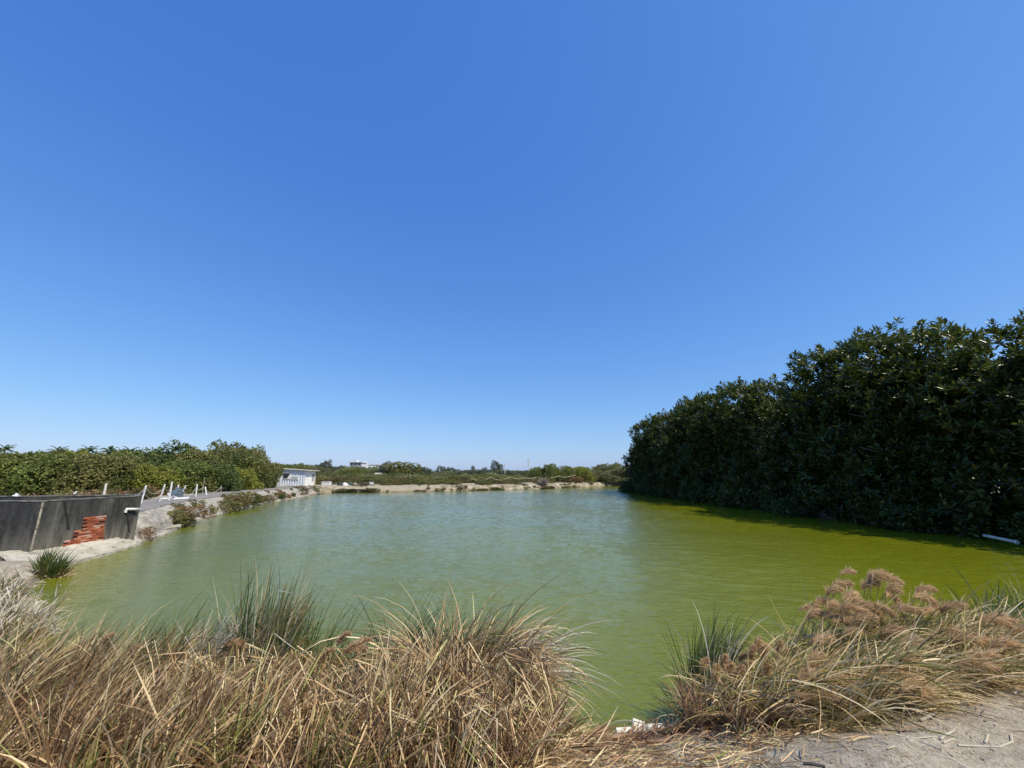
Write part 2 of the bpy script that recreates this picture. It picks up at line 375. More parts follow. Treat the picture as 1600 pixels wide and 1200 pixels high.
def clump(name, label, loc, specs, cat='reeds', group=None, plumes=(), cast=None):
    """specs: dicts of blades around loc; each becomes one part. plumes: (x,y,z of head base, scale, yaw, meshes)"""
    root = empty(name, loc, label, cat, group)
    loc = np.array(loc)
    for s in specs:
        n = s['n']; r = np.sqrt(U(0, 1, n)); th = U(0, 2*math.pi, n)
        x = r*np.cos(th)*s['rx']+s.get('ox', 0); y = r*np.sin(th)*s['ry']+s.get('oy', 0)
        nt_ = max(3, n//26) if s.get('tuft', True) else n; kt = rng.integers(0, nt_, n)
        if nt_ < n:
            cx, cy = x[:nt_].copy(), y[:nt_].copy(); x = cx[kt]+N_(0, .035, n); y = cy[kt]+N_(0, .035, n)
        z = ground_z(x+loc[0], y+loc[1])
        z = np.maximum(z, -.15)-.02
        if s.get('lift'): z = z+U(s['lift'][0], s['lift'][1], n)**1.0
        tz, te, tl = N_(0, R(s.get('azs', 40))*.75, nt_)[kt], N_(0, R(s.get('els', 8))*.75, nt_)[kt], N_(1, .13, nt_)[kt]
        P0 = np.stack([x, y, z-loc[2]], -1)
        out = math.radians(1)*0
        az = np.where(U(0, 1, n) < s.get('radial', .3), np.arctan2(y-s.get('oy', 0), x-s.get('ox', 0))+N_(0, .4, n), R(s.get('az', 10))+tz+N_(0, R(s.get('azs', 40))*.5, n))
        el = np.clip(R(s.get('el', 75))+te+N_(0, R(s.get('els', 8))*.6, n), R(-10 if s.get('lift') else 5), R(95))
        L = np.clip(N_(s['L'], s['L']*s.get('Ls', .22), n)*tl, .1, 3)
        dr = np.abs(N_(s.get('droop', .6), s.get('drs', .4), n))
        kn = None
        if s.get('kink'):
            k = U(0, 1, n) < s['kink']
            fo = s.get('fold', (.5, 1.8)); kn = (U(.35, .8, n) if fo[0] < 1 else U(.12, .4, n), np.where(k, U(fo[0], fo[1], n), 0))
        V, Fb, _ = blades(P0, az, el, L, dr, U(s.get('w', .008), s.get('w2', .016), n), s.get('seg', 6), s.get('pow', 1.6), N_(0, .35, n), kn)
        o = link(s.get('name', 'foliage'), quadmesh(name, V, Fb), M[s['mat']], root)
    for (p, sc_, yaw, mm) in plumes:
        q = Vector(p)-Vector(loc)
        h = link('plume', random.choice(mm), None, root); sc_ = sc_*(1.25 if mm is PO else 1); h.location = q; h.scale = (sc_, sc_, sc_); h.rotation_euler = (random.uniform(-.25, .25), random.uniform(-.2, .3), yaw)
    return root
def stems(root, loc, heads, base_r=.25, mat='straw_mixed', rad=.0048):
    for (p, s_, yaw, mm) in heads:
        mb = MB()
        a = Vector(p)-Vector(loc); bx, by = p[0]-.22+random.uniform(-.15, .1), p[1]+random.uniform(-.15, .15)
        b = Vector((bx, by, max(gz(bx, by), 0)-.03))-Vector(loc); mid = (a*.6+b*.4)+Vector((-.05, 0, .06))
        mb.tube([b, (b+mid)/2+Vector((-.01, 0, 0)), mid, a], [rad*1.3, rad*1.2, rad, rad*.8], 4); mb.build('stem', M[mat], root)

# ------------------------------------------------------------ foreground reeds, left and middle
G1 = 'dry reed clumps along the near bank'
def HG(n, rx, ry, z0, z1, L=.5, mat='straw'):     # dry leaves hanging down from the stalks
    return dict(mat=mat, n=n, rx=rx, ry=ry, L=L/.645*1.15, el=58, els=18, az=0, azs=75, radial=.3, droop=.25, drs=.2, w=.006, w2=.0115, name='hanging_leaves', lift=(z0*.5, z1*.62), seg=9, kink=1, fold=(1.5, 2.25))
def L_(px, py, Y):                       # ground point under a pixel column at depth Y
    x, y, q = ray(px, py); X = x*Y/y
    return (X, Y, max(gz(X, Y), -.05))
DRY = dict(mat='straw', n=500, rx=.7, ry=.5, L=.95, el=72, els=10, az=5, azs=35, radial=.2, droop=.7, drs=.4, w=.006, w2=.014, name='dry_leaves')
GRN = dict(mat='reed_light', n=160, rx=.6, ry=.5, L=.85, el=72, els=10, az=5, azs=40, radial=.25, droop=.6, w=.006, w2=.014, name='green_leaves')
def D(base, **k): d = dict(base); d.update(k); return d
def heads_at(pxs, mm, sc0=.8, sc1=1.15):
    return [((lambda v: (v.x, v.y, v.z))(PY(px, py, Y)), random.uniform(sc0, sc1), random.uniform(-.5, .5), mm) for px, py, Y in pxs]
LS = .555
def reed(label, px, Y, specs, heads=(), group=G1, cat='reeds', name='reed_clump'):
    specs = [dict(q, L=q['L']*LS, Ls=.17, n=int(q['n']*(2.0 if q['mat'].startswith('reed') and LS < .6 else 1.3)), w=q.get('w', .008)*.72, w2=q.get('w2', .016)*.78) for q in specs]
    loc = L_(px, 1050, Y); hd = heads_at([(a, b, c-(.28 if b > 930 and px > 1100 else .38 if px < 900 else 0)) for a, b, c in heads], PO if px < 900 else (PF if px == 1165 else PL))
    r = clump(name, label, loc, specs, cat, group, hd)
    if hd: stems(r, loc, hd)
    return r
reed('slanting straw-coloured reeds at the bottom left corner of the view', 40, 3.4,
     [D(DRY, n=850, rx=1.0, ry=.5, L=1.05, el=52, droop=.35, drs=.2), D(GRN, n=150, rx=1, L=.8, el=50)])
reed('straw reeds leaning right over the water at the left edge, thin tips against the pond', 60, 4.5,
     [D(DRY, n=600, rx=1.2, ry=.5, L=.95, el=56, droop=.4, drs=.25), D(GRN, n=260, rx=1.2, L=.95, el=55, mat='reed_green')])
reed('thick straw-coloured reeds bending right, with two rusty seed heads above', 215, 4.0,
     [D(DRY, n=1000, rx=.85, ry=.5, L=1.15, el=60, droop=.4, drs=.25), D(GRN, n=220, rx=.8, L=1.0)],
     [(165, 1012, 4.2), (200, 1036, 4.1), (118, 1030, 4.3)])
reed('reeds with broken white leaves sticking up beside the tall upright tuft', 300, 4.3,
     [D(DRY, n=420, rx=.5, L=1.25, el=74, mat='straw_pale', w=.008, w2=.018, kink=.25), D(DRY, n=420, rx=.6, L=1.0), D(GRN, n=260, rx=.6, L=1.3, mat='reed_green')],
     [(345, 1022, 4.2), (356, 1018, 4.3)])
reed('tallest narrow upright tuft of brown and green blades left of centre', 405, 4.2,
     [D(DRY, n=200, rx=.16, ry=.16, L=1.75, el=84, els=5, droop=.25, w=.008, w2=.018, mat='straw_mixed'), D(GRN, n=200, rx=.22, ry=.2, L=1.62, el=82, mat='reed_green', droop=.35), D(DRY, n=90, rx=.2, ry=.2, L=1.7, mat='straw_pale', droop=.3, el=83, kink=.4)])
reed('matted brown and green reeds below the tall upright tuft', 380, 3.5,
     [D(DRY, n=500, rx=.75, ry=.45, L=.75, droop=1.0, els=14), D(GRN, n=330, rx=.7, L=.72, els=16), HG(420, .7, .4, .25, .55)],
     [(290, 1100, 3.5), (255, 1120, 3.5), (365, 1075, 3.6)])
reed('low tangled straw with small tan seed heads at the bottom edge', 480, 3.15,
     [HG(700, .8, .3, .15, .5, .42), D(DRY, n=450, rx=.9, ry=.4, L=.62, droop=.8, els=16, azs=60, kink=.2), D(GRN, n=120, rx=.8, L=.45)],
     [(375, 1165, 3.2), (455, 1140, 3.2), (480, 1150, 3.25), (540, 1120, 3.3), (400, 1120, 3.4), (430, 1180, 3.2), (500, 1172, 3.2), (350, 1140, 3.3), (565, 1150, 3.3), (590, 1130, 3.4), (420, 1150, 3.3), (470, 1110, 3.5)])
reed('short tangled straw at the bottom edge under the slanting reeds', 190, 3.0,
     [D(DRY, n=800, rx=.9, ry=.35, L=.62, droop=.9, els=18, azs=60, mat='straw_red'), D(DRY, n=500, rx=.9, ry=.35, L=.65, el=58)])
reed('brown reeds with fluffy orange seed heads between the upright tuft and the rounded clump', 520, 4.0,
     [HG(600, .6, .4, .25, .6, .45), D(DRY, n=350, rx=.55, ry=.45, L=.66, droop=1.1, azs=70), D(GRN, n=240, rx=.6, L=.95, mat='reed_light')],
     [(527, 1010, 4.0), (533, 1028, 3.9), (545, 1022, 4.1), (612, 1062, 3.8), (640, 1075, 3.8), (500, 1040, 3.9)])
reed('sparse dark green blades with a bent brown head in front of open water', 500, 4.7,
     [D(GRN, n=130, rx=.45, ry=.3, L=1.45, el=78, droop=.5, mat='reed_green'), D(DRY, n=50, rx=.5, L=1.1, mat='straw_pale')])
reed('slim dark green blades standing just left of the rounded clump', 640, 4.5,
     [D(GRN, n=130, rx=.22, ry=.2, L=1.6, el=78, els=6, droop=.75, azs=20, mat='reed_green'), D(DRY, n=40, rx=.3, L=.9)])
reed('big rounded fountain-shaped clump of drooping straw with green tips, middle of the near bank', 722, 4.0,
     [D(DRY, n=1800, rx=.36, ry=.32, L=1.62, el=74, els=10, droop=1.9, drs=.6, radial=.5, az=0, azs=60, name='dry_leaves', seg=9, tuft=False),
      D(DRY, n=500, rx=.5, ry=.4, L=.85, droop=1.7, radial=.5, mat='straw_red', name='inner_leaves', azs=70),
      D(GRN, n=300, rx=.38, ry=.3, L=1.5, el=76, droop=1.0, mat='reed_green', az=0, azs=25, seg=8),
      D(DRY, n=170, rx=.3, ry=.3, L=2.0, el=62, droop=1.7, az=0, azs=18, radial=0, mat='straw_pale', name='arching_leaves', seg=10)])
reed('straw and reddish stalks hanging down at the foot of the rounded clump', 705, 3.4,
     [HG(800, .6, .35, .25, .72, .6), D(DRY, n=500, rx=.62, ry=.35, L=.75, droop=1.6, azs=80, seg=8), D(DRY, n=350, rx=.6, ry=.3, L=.5, mat='straw_red', azs=90)])
reed('thin straw trailing right of the rounded clump onto the reed litter', 822, 3.5,
     [D(DRY, n=260, rx=.22, ry=.35, L=.5, el=50, droop=1.4, azs=60), D(GRN, n=80, rx=.3, L=.4, el=60)])
for lab_, px_, Y_ in (('matted short straw in the bottom left corner', 60, 2.75), ('matted short straw at the bottom edge, below the thick rusty-headed reeds', 270, 2.7),
                      ('matted short straw at the bottom edge, below the tall upright tuft', 470, 2.72), ('matted short straw at the bottom edge, left of the rounded clump', 640, 2.8), ('matted short straw at the bottom edge, right under the rounded clump', 700, 2.95)):
    reed(lab_, px_, Y_, ([HG(500, .55, .25, .1, .4, .4)] if px_ > 400 else [])+[D(DRY, n=750 if px_ < 400 else 380, rx=.6, ry=.35, L=.80, droop=.6, el=62, els=16, azs=55, radial=.2), D(DRY, n=400, rx=.55, ry=.35, L=.5, mat='straw_red', azs=90, els=20), D(GRN, n=90, rx=.5, L=.62, els=16)])
LS = .70
# ------------------------------------------------------------ foreground reeds, right
G2 = 'plumed reeds on the right of the near bank'
WND = dict(DRY, mat='straw_windy', az=-12, azs=34, el=50, els=14, droop=.9, radial=.12)
def LV(n, rx, ry, top, L=.5, mat='straw_windy', **k): return D(WND, n=n, rx=rx, ry=ry, lift=(.0, top), L=L/LS, el=16, els=22, droop=.75, drs=.3, azs=40, mat=mat, name='blown_leaves', tuft=False, w=.006, w2=.013, **k)
reed('clump of upright dark green blades standing in the water, left end of the right-hand reeds', 1092, 5.0,
     [D(GRN, n=330, rx=.26, ry=.2, L=1.22, el=82, els=6, droop=.7, azs=25, az=5, mat='reed_green', w=.007, w2=.014), D(DRY, n=60, rx=.3, L=1.2, mat='straw_pale', droop=1.0, az=0)],
     [], G2)
reed('low yellow-green reeds with a row of grey-brown fluffy plumes', 1165, 4.35,
     [D(WND, n=350, rx=.5, ry=.42, L=.8, el=68), LV(420, .5, .4, .30, .38), LV(260, .5, .4, .30, .38, 'reed_light'), D(GRN, n=220, rx=.55, ry=.42, L=.75, el=64, azs=40, az=-5)],
     [(1130, 1048, 4.4), (1134, 1062, 4.3), (1155, 1035, 4.5), (1158, 1052, 4.3), (1174, 1037, 4.4), (1186, 1022, 4.5), (1190, 1038, 4.45), (1214, 1020, 4.5), (1218, 1035, 4.35), (1097, 1050, 4.4), (1120, 1070, 4.2), (1150, 1065, 4.2), (1218, 1075, 4.2), (1200, 1062, 4.1)], G2)
reed('tallest reed stand with dense brown plumes blown to the right', 1310, 4.9,
     [D(WND, n=300, rx=.6, ry=.5, L=.95, el=74), LV(700, .62, .45, .52, .42), LV(380, .62, .45, .52, .42, 'reed_light'), D(GRN, n=220, rx=.6, ry=.5, L=1.0, el=72, azs=45, az=-5)],
     [(1306, 918, 5.1), (1290, 935, 5.1), (1298, 925, 5.0), (1352, 910, 5.0), (1345, 925, 4.95), (1362, 915, 4.9), (1375, 905, 5.0), (1385, 935, 4.9), (1270, 950, 5.1), (1275, 962, 5.0), (1290, 958, 4.9),
      (1300, 955, 4.85), (1312, 962, 4.8), (1325, 950, 4.9), (1335, 965, 4.8), (1318, 975, 4.75), (1300, 975, 4.8), (1345, 950, 4.8), (1352, 968, 4.75), (1262, 965, 5.0), (1246, 955, 5.15), (1268, 1010, 4.6), (1315, 1000, 4.6), (1330, 985, 4.7), (1378, 985, 4.6), (1372, 1000, 4.5),
      (1258, 972, 5.0), (1284, 970, 4.9), (1340, 978, 4.7), (1330, 938, 4.9), (1318, 945, 4.9), (1390, 955, 4.8), (1360, 950, 4.85)], G2)
reed('single dark plume on a thin stalk standing highest over the reeds', 1308, 5.2, [D(WND, n=25, rx=.1, ry=.1, L=.8)], [(1312, 900, 5.2)], G2)
reed('reeds with large pale plumes streaming right against the green water', 1400, 4.6,
     [D(WND, n=300, rx=.6, ry=.5, L=1.0, el=60), LV(700, .62, .45, .45, .45), LV(340, .62, .45, .45, .45, 'reed_light'), D(GRN, n=160, rx=.6, ry=.5, L=.9, el=56, azs=30, az=-5)],
     [(1362, 905, 4.9), (1382, 930, 4.7), (1385, 926, 4.7), (1425, 935, 4.7), (1430, 932, 4.8), (1400, 960, 4.6), (1440, 962, 4.6), (1455, 965, 4.7), (1470, 965, 4.5), (1405, 1020, 4.2), (1412, 1030, 4.1), (1465, 990, 4.4), (1480, 1010, 4.2)], G2)
reed('windblown straw reeds at the right edge with long purple-brown plumes', 1530, 4.4,
     [D(WND, n=350, rx=.85, ry=.45, L=.9, el=42, droop=.7), LV(850, .85, .45, .36, .5), LV(240, .8, .45, .35, .5, 'reed_light')],
     [(1525, 970, 4.4), (1528, 975, 4.3), (1520, 1012, 4.1), (1545, 1018, 4.0), (1500, 1025, 4.0), (1575, 990, 4.3), (1485, 1040, 3.9), (1535, 1040, 3.9)], G2)
reed('matted straw and yellow-green stalks bent right along the dusty ground', 1265, 3.75,
     [D(WND, n=380, rx=.75, ry=.42, L=.7, el=44), LV(900, .75, .42, .36, .5), LV(420, .7, .42, .36, .45, 'reed_light')],
     [(1262, 1055, 3.9), (1255, 1060, 3.9), (1245, 1080, 3.8), (1290, 1080, 3.7), (1240, 1100, 3.7), (1262, 1092, 3.7), (1228, 1070, 3.9), (1365, 1062, 3.7), (1410, 1085, 3.5), ], G2)
reed('straw reeds lying low above the dusty ground on the right', 1450, 3.85,
     [D(WND, n=250, rx=.8, ry=.33, L=.6, el=28, droop=.4), LV(650, .8, .33, .22, .45), LV(150, .7, .3, .2, .4, 'reed_light')], [(1400, 1050, 3.8), (1440, 1095, 3.5)], G2)
reed('brown tangled stalks at the foot of the low plumed reeds, beside the foam', 1135, 3.85,
     [D(WND, n=750, rx=.36, ry=.4, L=.65, el=55, azs=70, droop=1.2, mat='straw'), D(DRY, n=300, rx=.36, ry=.4, L=.5, mat='straw_red', azs=90, droop=1.2)], [], G2)
reed('dark green reeds at the right edge over the water, behind the plumes', 1605, 6.1,
     [D(GRN, n=420, rx=.7, ry=.35, L=1.15, el=60, azs=35, mat='reed_green', w=.012, w2=.022)], [], G2)
reed('pale green and straw reeds by the water at the right edge', 1585, 5.2,
     [D(GRN, n=420, rx=.75, ry=.4, L=1.0, el=50, azs=30, az=-5), D(WND, n=260, rx=.7, ry=.4, L=1.0, el=44)], [(1600, 975, 5.0), (1560, 985, 5.0), (1590, 1000, 4.8)], G2)

# litter on the bank (too many stalks to count)
def litter(name, n, sampler, L, Wd, mat, lift=.01, azc=None, kind='stuff', els=.09):
    x, y = sampler(n); z = np.maximum(ground_z(x, y), 0.0)+lift*U(.3, 2.5, n)
    az = U(0, 2*math.pi, n) if azc is None else N_(azc, .7, n)
    V, Fb, _ = blades(np.stack([x, y, z], -1), az, N_(0.03, els, n), U(L*.4, L*1.6, n), N_(.1, .1, n), U(Wd*.5, Wd*1.4, n), 3, 1, N_(0, .5, n))
    # nothing sinks under the soil: clamp to the surface
    zz = np.maximum(ground_z(V[:, 0], V[:, 1]), 0)+.006
    V[:, 2] = np.maximum(V[:, 2], zz)
    return tag(link(name, quadmesh(name, V, Fb), M[mat]), kind=kind)
def s_shore(n):
    x = U(-.2, 1.7, n); return x, 4.15+N_(0, .33, n)+.12*np.abs(x-.9)
litter('reed_litter', 1500, s_shore, .22, .010, 'straw_red', .02, .1)
def s_edge(n):
    t = U(0, 1, n)**1.35; x = -.1+5.0*t; return x, 2.95+.24*x+N_(0, .20, n)*(1+1.3*(x < 1.5))-.25*(x < 1.3)
litter('straw_litter', 5200, s_edge, .15, .007, 'straw', .012, -.2)
def s_plat(n): return U(.6, 4.5, n), U(2.2, 3.3, n)
litter('scattered_straw', 900, s_plat, .06, .004, 'straw_windy', .004)
def s_left(n): return U(-5.5, .6, n), 2.9+np.abs(N_(0, .7, n))
litter('bank_straw', 3500, s_left, .28, .008, 'straw', .03, .2, els=.3)
mb = MB()
for i in range(700):
    x, y = random.uniform(1.2, 4.5), random.uniform(2.2, 3.5); r = .003+.008*random.random()**3
    mb.box((x, y, gz(x, y)+r*.3), (r*2, r*1.6, r*1.2), random.uniform(0, 3), r*.3, .7)
tag(mb.build('gravel', mat_noise('pebble', [(.3, (.22, .175, .12)), (.7, (.5, .43, .33))], 14)), kind='stuff')
# bent pale stalks lying on the dust
def stalk(label, pts, r=.006, mat='straw_pale', grp='broken reed stalks on the dusty ground'):
    q = [P(a, b, 1.0) for a, b in pts]; q = [Vector((v.x, v.y, gz(v.x, v.y)+r*.9)) for v in q]
    o = MB().tube(q, [r]*len(q), 5).build('reed_stalk', M[mat]); return tag(o, label, 'stalk', grp)
stalk('long pale bent stalk lying on the dust with its tip turned up', [(1497, 1166), (1530, 1167), (1562, 1170), (1582, 1162), (1580, 1150)])
stalk('short curved pale stalk left of the long bent stalk', [(1470, 1158), (1478, 1150), (1491, 1144)], .007)
stalk('small pale stalk beneath the curved one', [(1474, 1163), (1490, 1156)], .006)
stalk('thin pale stalk lying left of the curved stalk', [(1400, 1154), (1430, 1157), (1462, 1153)], .004)
stalk('thin slanting stalk below the curved stalk', [(1437, 1162), (1455, 1169), (1472, 1177)], .004)
stalk('thin stalk standing off the right end of the long bent stalk', [(1540, 1163), (1545, 1152)], .006)
stalk('thick pale stalk at the edge of the straw by the right side', [(1585, 1090), (1600, 1078), (1615, 1072)], .008)
stalk('dark twig lying at the bottom edge among the straw', [(1255, 1190), (1270, 1196), (1290, 1203)], .008, 'bark')
tag(stalk('grey stick poking out of the straw at the edge of the dust', [(1437, 1124), (1450, 1117), (1462, 1113)], .011, 'wood'))

# arching single stalks near the gap
def arch(label, p, az, L, el, dr, mat='straw_pale', wd=.009):
    V, Fb, _ = blades([(0, 0, 0)], [az], [el], [L], [dr], [wd], 12, 1.2)
    o = link('reed_leaf', quadmesh('reed_leaf', V, Fb), M[mat]); o.location = p; return tag(o, label, 'reed leaf', 'single reed leaves over the gap in the reeds')
arch('long pale leaf arching over the gap between the reeds', (1.35, 3.9, .28), R(170), .75, R(70), 2.0)
arch('short yellow leaf sticking out left from the right-hand reeds', (1.75, 4.6, .25), R(172), .42, R(42), .4, 'reed_light', .014)
# foam blocks at the water's edge
def foam(label, px, py, z, d, rz, tilt, Yoff=0):
    v = P(px, py, z+.075); mb = MB().box((0, 0, 0), tuple(k*1.3 for k in d), 0, .012)
    o = mb.build('foam_block', M['foam'], bevel=.008); o.location = v; o.rotation_euler = (tilt[0], tilt[1], rz)
    return tag(o, label, 'foam', 'broken foam pieces at the water edge')
foam('long foam block floating at the left of the pile', 983, 1146, .06, (.20, .07, .05), R(12), (.1, .05))
foam('square white foam slab tilted up at the back of the pile', 998, 1137, .10, (.10, .10, .035), R(-8), (.6, .1))
foam('tilted narrow foam slab at the front of the pile', 992, 1151, .06, (.15, .07, .03), R(-38), (.35, .1))
foam('foam piece in the middle of the pile, under the square slab', 1006, 1148, .05, (.14, .09, .05), R(25), (.1, -.1))
foam('foam lump half hidden by the reeds at the right of the pile', 1024, 1143, .07, (.15, .09, .07), R(10), (.2, .1))
foam('small foam scrap lying on the litter below the pile', 982, 1163, .10, (.06, .045, .03), R(20), (.1, .1))

# ------------------------------------------------------------ rubber tree row on the right bank
def lobes_cloud(lobes, n, jit=.25):
    """points and outward normals over the outside of a union of spheres"""
    C = np.array([l[:3] for l in lobes]); Rr = np.array([l[3] for l in lobes])
    k = rng.choice(len(lobes), n, p=Rr**2/np.sum(Rr**2))
    d = rng.normal(size=(n, 3)); d /= np.linalg.norm(d, axis=1)[:, None]
    rad = Rr[k]*(1-np.abs(N_(0, jit, n))*.6)
    p = C[k]+d*rad[:, None]
    dist = np.linalg.norm(p[:, None]-C[None], axis=2)/Rr[None]
    dist[np.arange(n), k] = 9
    keep = dist.min(1) > .82
    return p[keep], d[keep]
def leaf_verts(base, dr, nrm, L, W, fold=.18):
    """six-point leaves: two quads each"""
    n = len(base); s = np.cross(dr, nrm); s /= np.linalg.norm(s, axis=1)[:, None]+1e-9; up = np.cross(s, dr)
    L = L[:, None]; W = W[:, None]
    pts = [base, base+dr*L*.3+s*W*.45+up*W*fold, base+dr*L*.7+s*W*.42+up*W*fold, base+dr*L-up*L*.08,
           base+dr*L*.7-s*W*.42+up*W*fold, base+dr*L*.3-s*W*.45+up*W*fold]
    V = np.stack(pts, 1).reshape(-1, 3); b = np.arange(n)[:, None]*6
    Fa = np.concatenate([b+np.array([[0, 1, 2, 3]]), b+np.array([[0, 3, 4, 5]])], 0)
    return V, Fa
def unit(a): return a/(np.linalg.norm(a, axis=-1, keepdims=True)+1e-9)
def rubber_proto(seed, hgt=10.4, r=4.05):
    global rng; rng = np.random.default_rng(seed); rr = random.Random(seed)
    lobes = []
    for i in range(44):
        a = rr.uniform(0, 2*math.pi); zz = rr.uniform(.03, .90)
        prof = (1-max(0, (zz-.45)/.55)**2.2)**.5*r*.78
        q = prof*rr.uniform(.55, 1.22)*(.86 if zz < .22 else 1); lobes.append((q*math.cos(a), q*math.sin(a), zz*hgt, rr.uniform(.6, 1.5)))
    for i in range(9):
        a = rr.uniform(0, 6.28); q = rr.uniform(0, r*.5); lobes.append((q*math.cos(a), q*math.sin(a), hgt*rr.uniform(.8, .93), rr.uniform(.7, 1.2)))
    for i in range(12): lobes.append((rr.uniform(-1.2, 1.2), rr.uniform(-1.2, 1.2), hgt*rr.uniform(.15, .8), 2.2))
    p, d = lobes_cloud(lobes, 5600, .12); ok = p[:, 2] > .1; p, d = p[ok], d[ok]
    core = rng.normal(size=(2400, 3)); core = core/np.linalg.norm(core, axis=1)[:, None]*(U(.2, 1, 2400)**.5)[:, None]*np.array([r*.62, r*.62, hgt*.40])+np.array([0, 0, hgt*.47])
    p = np.concatenate([p, core]); d = np.concatenate([d, unit(core-np.array([0, 0, hgt*.45]))])
    n = len(p); up = np.array([0, 0, 1.0])
    ax = unit(d*.7+up*.75+rng.normal(size=(n, 3))*.25)
    # shoots at the top stick out
    p = p+ax*(U(0, .9, n)**1.3*(d[:, 2] > -.1))[:, None]
    K = 10; base = np.repeat(p, K, 0); A = np.repeat(ax, K, 0)
    j = np.tile(np.arange(K), n); m = n*K
    ref = unit(np.cross(A, rng.normal(size=(m, 3)))); ref2 = np.cross(A, ref)
    th = j*2.4+np.repeat(U(0, 6.28, n), K)+N_(0, .3, m)
    rf = unit(np.cross(np.repeat(ax, K, 0), np.tile([[.31, .77, .2]], (m, 1)))); rf2 = np.cross(A, rf)
    pol = np.interp(j, [0, K-1], [R(25), R(92)])+N_(0, .18, m)
    dirs = A*np.cos(pol)[:, None]+(rf*np.cos(th)[:, None]+rf2*np.sin(th)[:, None])*np.sin(pol)[:, None]
    base = base-A*(j*.022)[:, None]
    V, Fa = leaf_verts(base, dirs, A, U(.26, .42, m), U(.095, .145, m))
    cr = quadmesh('crown', V, Fa)
    mb = MB(); mb.tube([(0, 0, -.3), (.1, 0, 1.5), (.0, .2, 3.4), (.1, .1, 6.5), (0, 0, 8.6)], [.42, .34, .28, .17, .06], 9)
    for i in range(9):
        a = i*.7+rr.random(); z0 = rr.uniform(1, 6.2); q = rr.uniform(2.4, 3.6)
        e = Vector((q*math.cos(a), q*math.sin(a), min(z0+rr.uniform(.4, 2.2), 9.5))); s = Vector((0, .05, z0))
        mb.tube([s, s.lerp(e, .5)+Vector((0, 0, .25)), e], [.15, .09, .03], 6)
    for i in range(7):   # aerial roots
        a = rr.uniform(0, 6.28); q = rr.uniform(.5, 1.6); mb.tube([(q*math.cos(a), q*math.sin(a), 3.5), (q*math.cos(a)*1.05, q*math.sin(a), -.2)], [.03, .04], 5)
    me = bpy.data.meshes.new('trunk'); me.from_pydata(mb.v, [], mb.f)
    return cr, me
RP = [rubber_proto(s) for s in (3, 14, 27)]
for c, t_ in RP: c.materials.append(M['rubber']); t_.materials.append(M['bark'])
def tree_from(proto, name, loc, label, cat, group, s, rz):
    r = empty(name, loc, label, cat, group, rz, s)
    link('crown', proto[0], None, r); link('trunk', proto[1], None, r); return r
ROW = [(22.9, 11.9, .65, 'nearest glossy dark tree, cut by the right edge of the view beside the white pipe'),
       (22.8, 17.2, .84, 'tallest-looking glossy dark tree, its crown the highest point of the row'),
       (22.2, 21.8, .96, 'glossy dark tree just left of the highest crown in the row'),
       (22.2, 26.2, 1.0, 'glossy dark tree whose crown steps up above the dip in the skyline'),
       (22.5, 31.2, .83, 'lower glossy dark tree forming the dip in the skyline of the row'),
       (22.2, 36.6, 1.0, 'glossy dark tree just beyond the dip in the skyline of the row'),
       (21.7, 42.5, 1.02, 'fifth tree from the far end of the glossy dark row'),
       (21.9, 48.5, 1.02, 'fourth tree from the far end of the glossy dark row'),
       (21.7, 54.5, 1.0, 'third tree from the far end of the glossy dark row'),
       (21.6, 60.5, .98, 'second tree from the far end of the glossy dark row'),
       (21.8, 66.0, .84, 'farthest glossy dark tree, its ragged edge marking the left end of the row')]
for i, (x, y, s, lab) in enumerate(ROW):
    tree_from(RP[i % 3], 'rubber_tree', (x, y, .1), lab, 'tree', 'glossy dark trees along the right bank', (s*1.02, s*1.02, s), i*1.9+.4)
rng = np.random.default_rng(5)
# under the trees: pipe and a bit of growth
q = [PY(1549, 839, 16.4), PY(1590, 847.5, 15.5)]
pr = empty('drain_pipe', q[1], 'white pipe poking out over the water from under the dark trees', 'pipe')
MB().tube([Vector(a)-q[1] for a in (q[0]+(q[0]-q[1])*.3, q[0], q[1])], .055, 12).build('tube', M['roof_metal'], pr, smooth=True)
MB().tube([Vector((0, 0, 0)), (q[0]-q[1])*.06], .066, 12).build('collar', M['white_pvc'], pr)

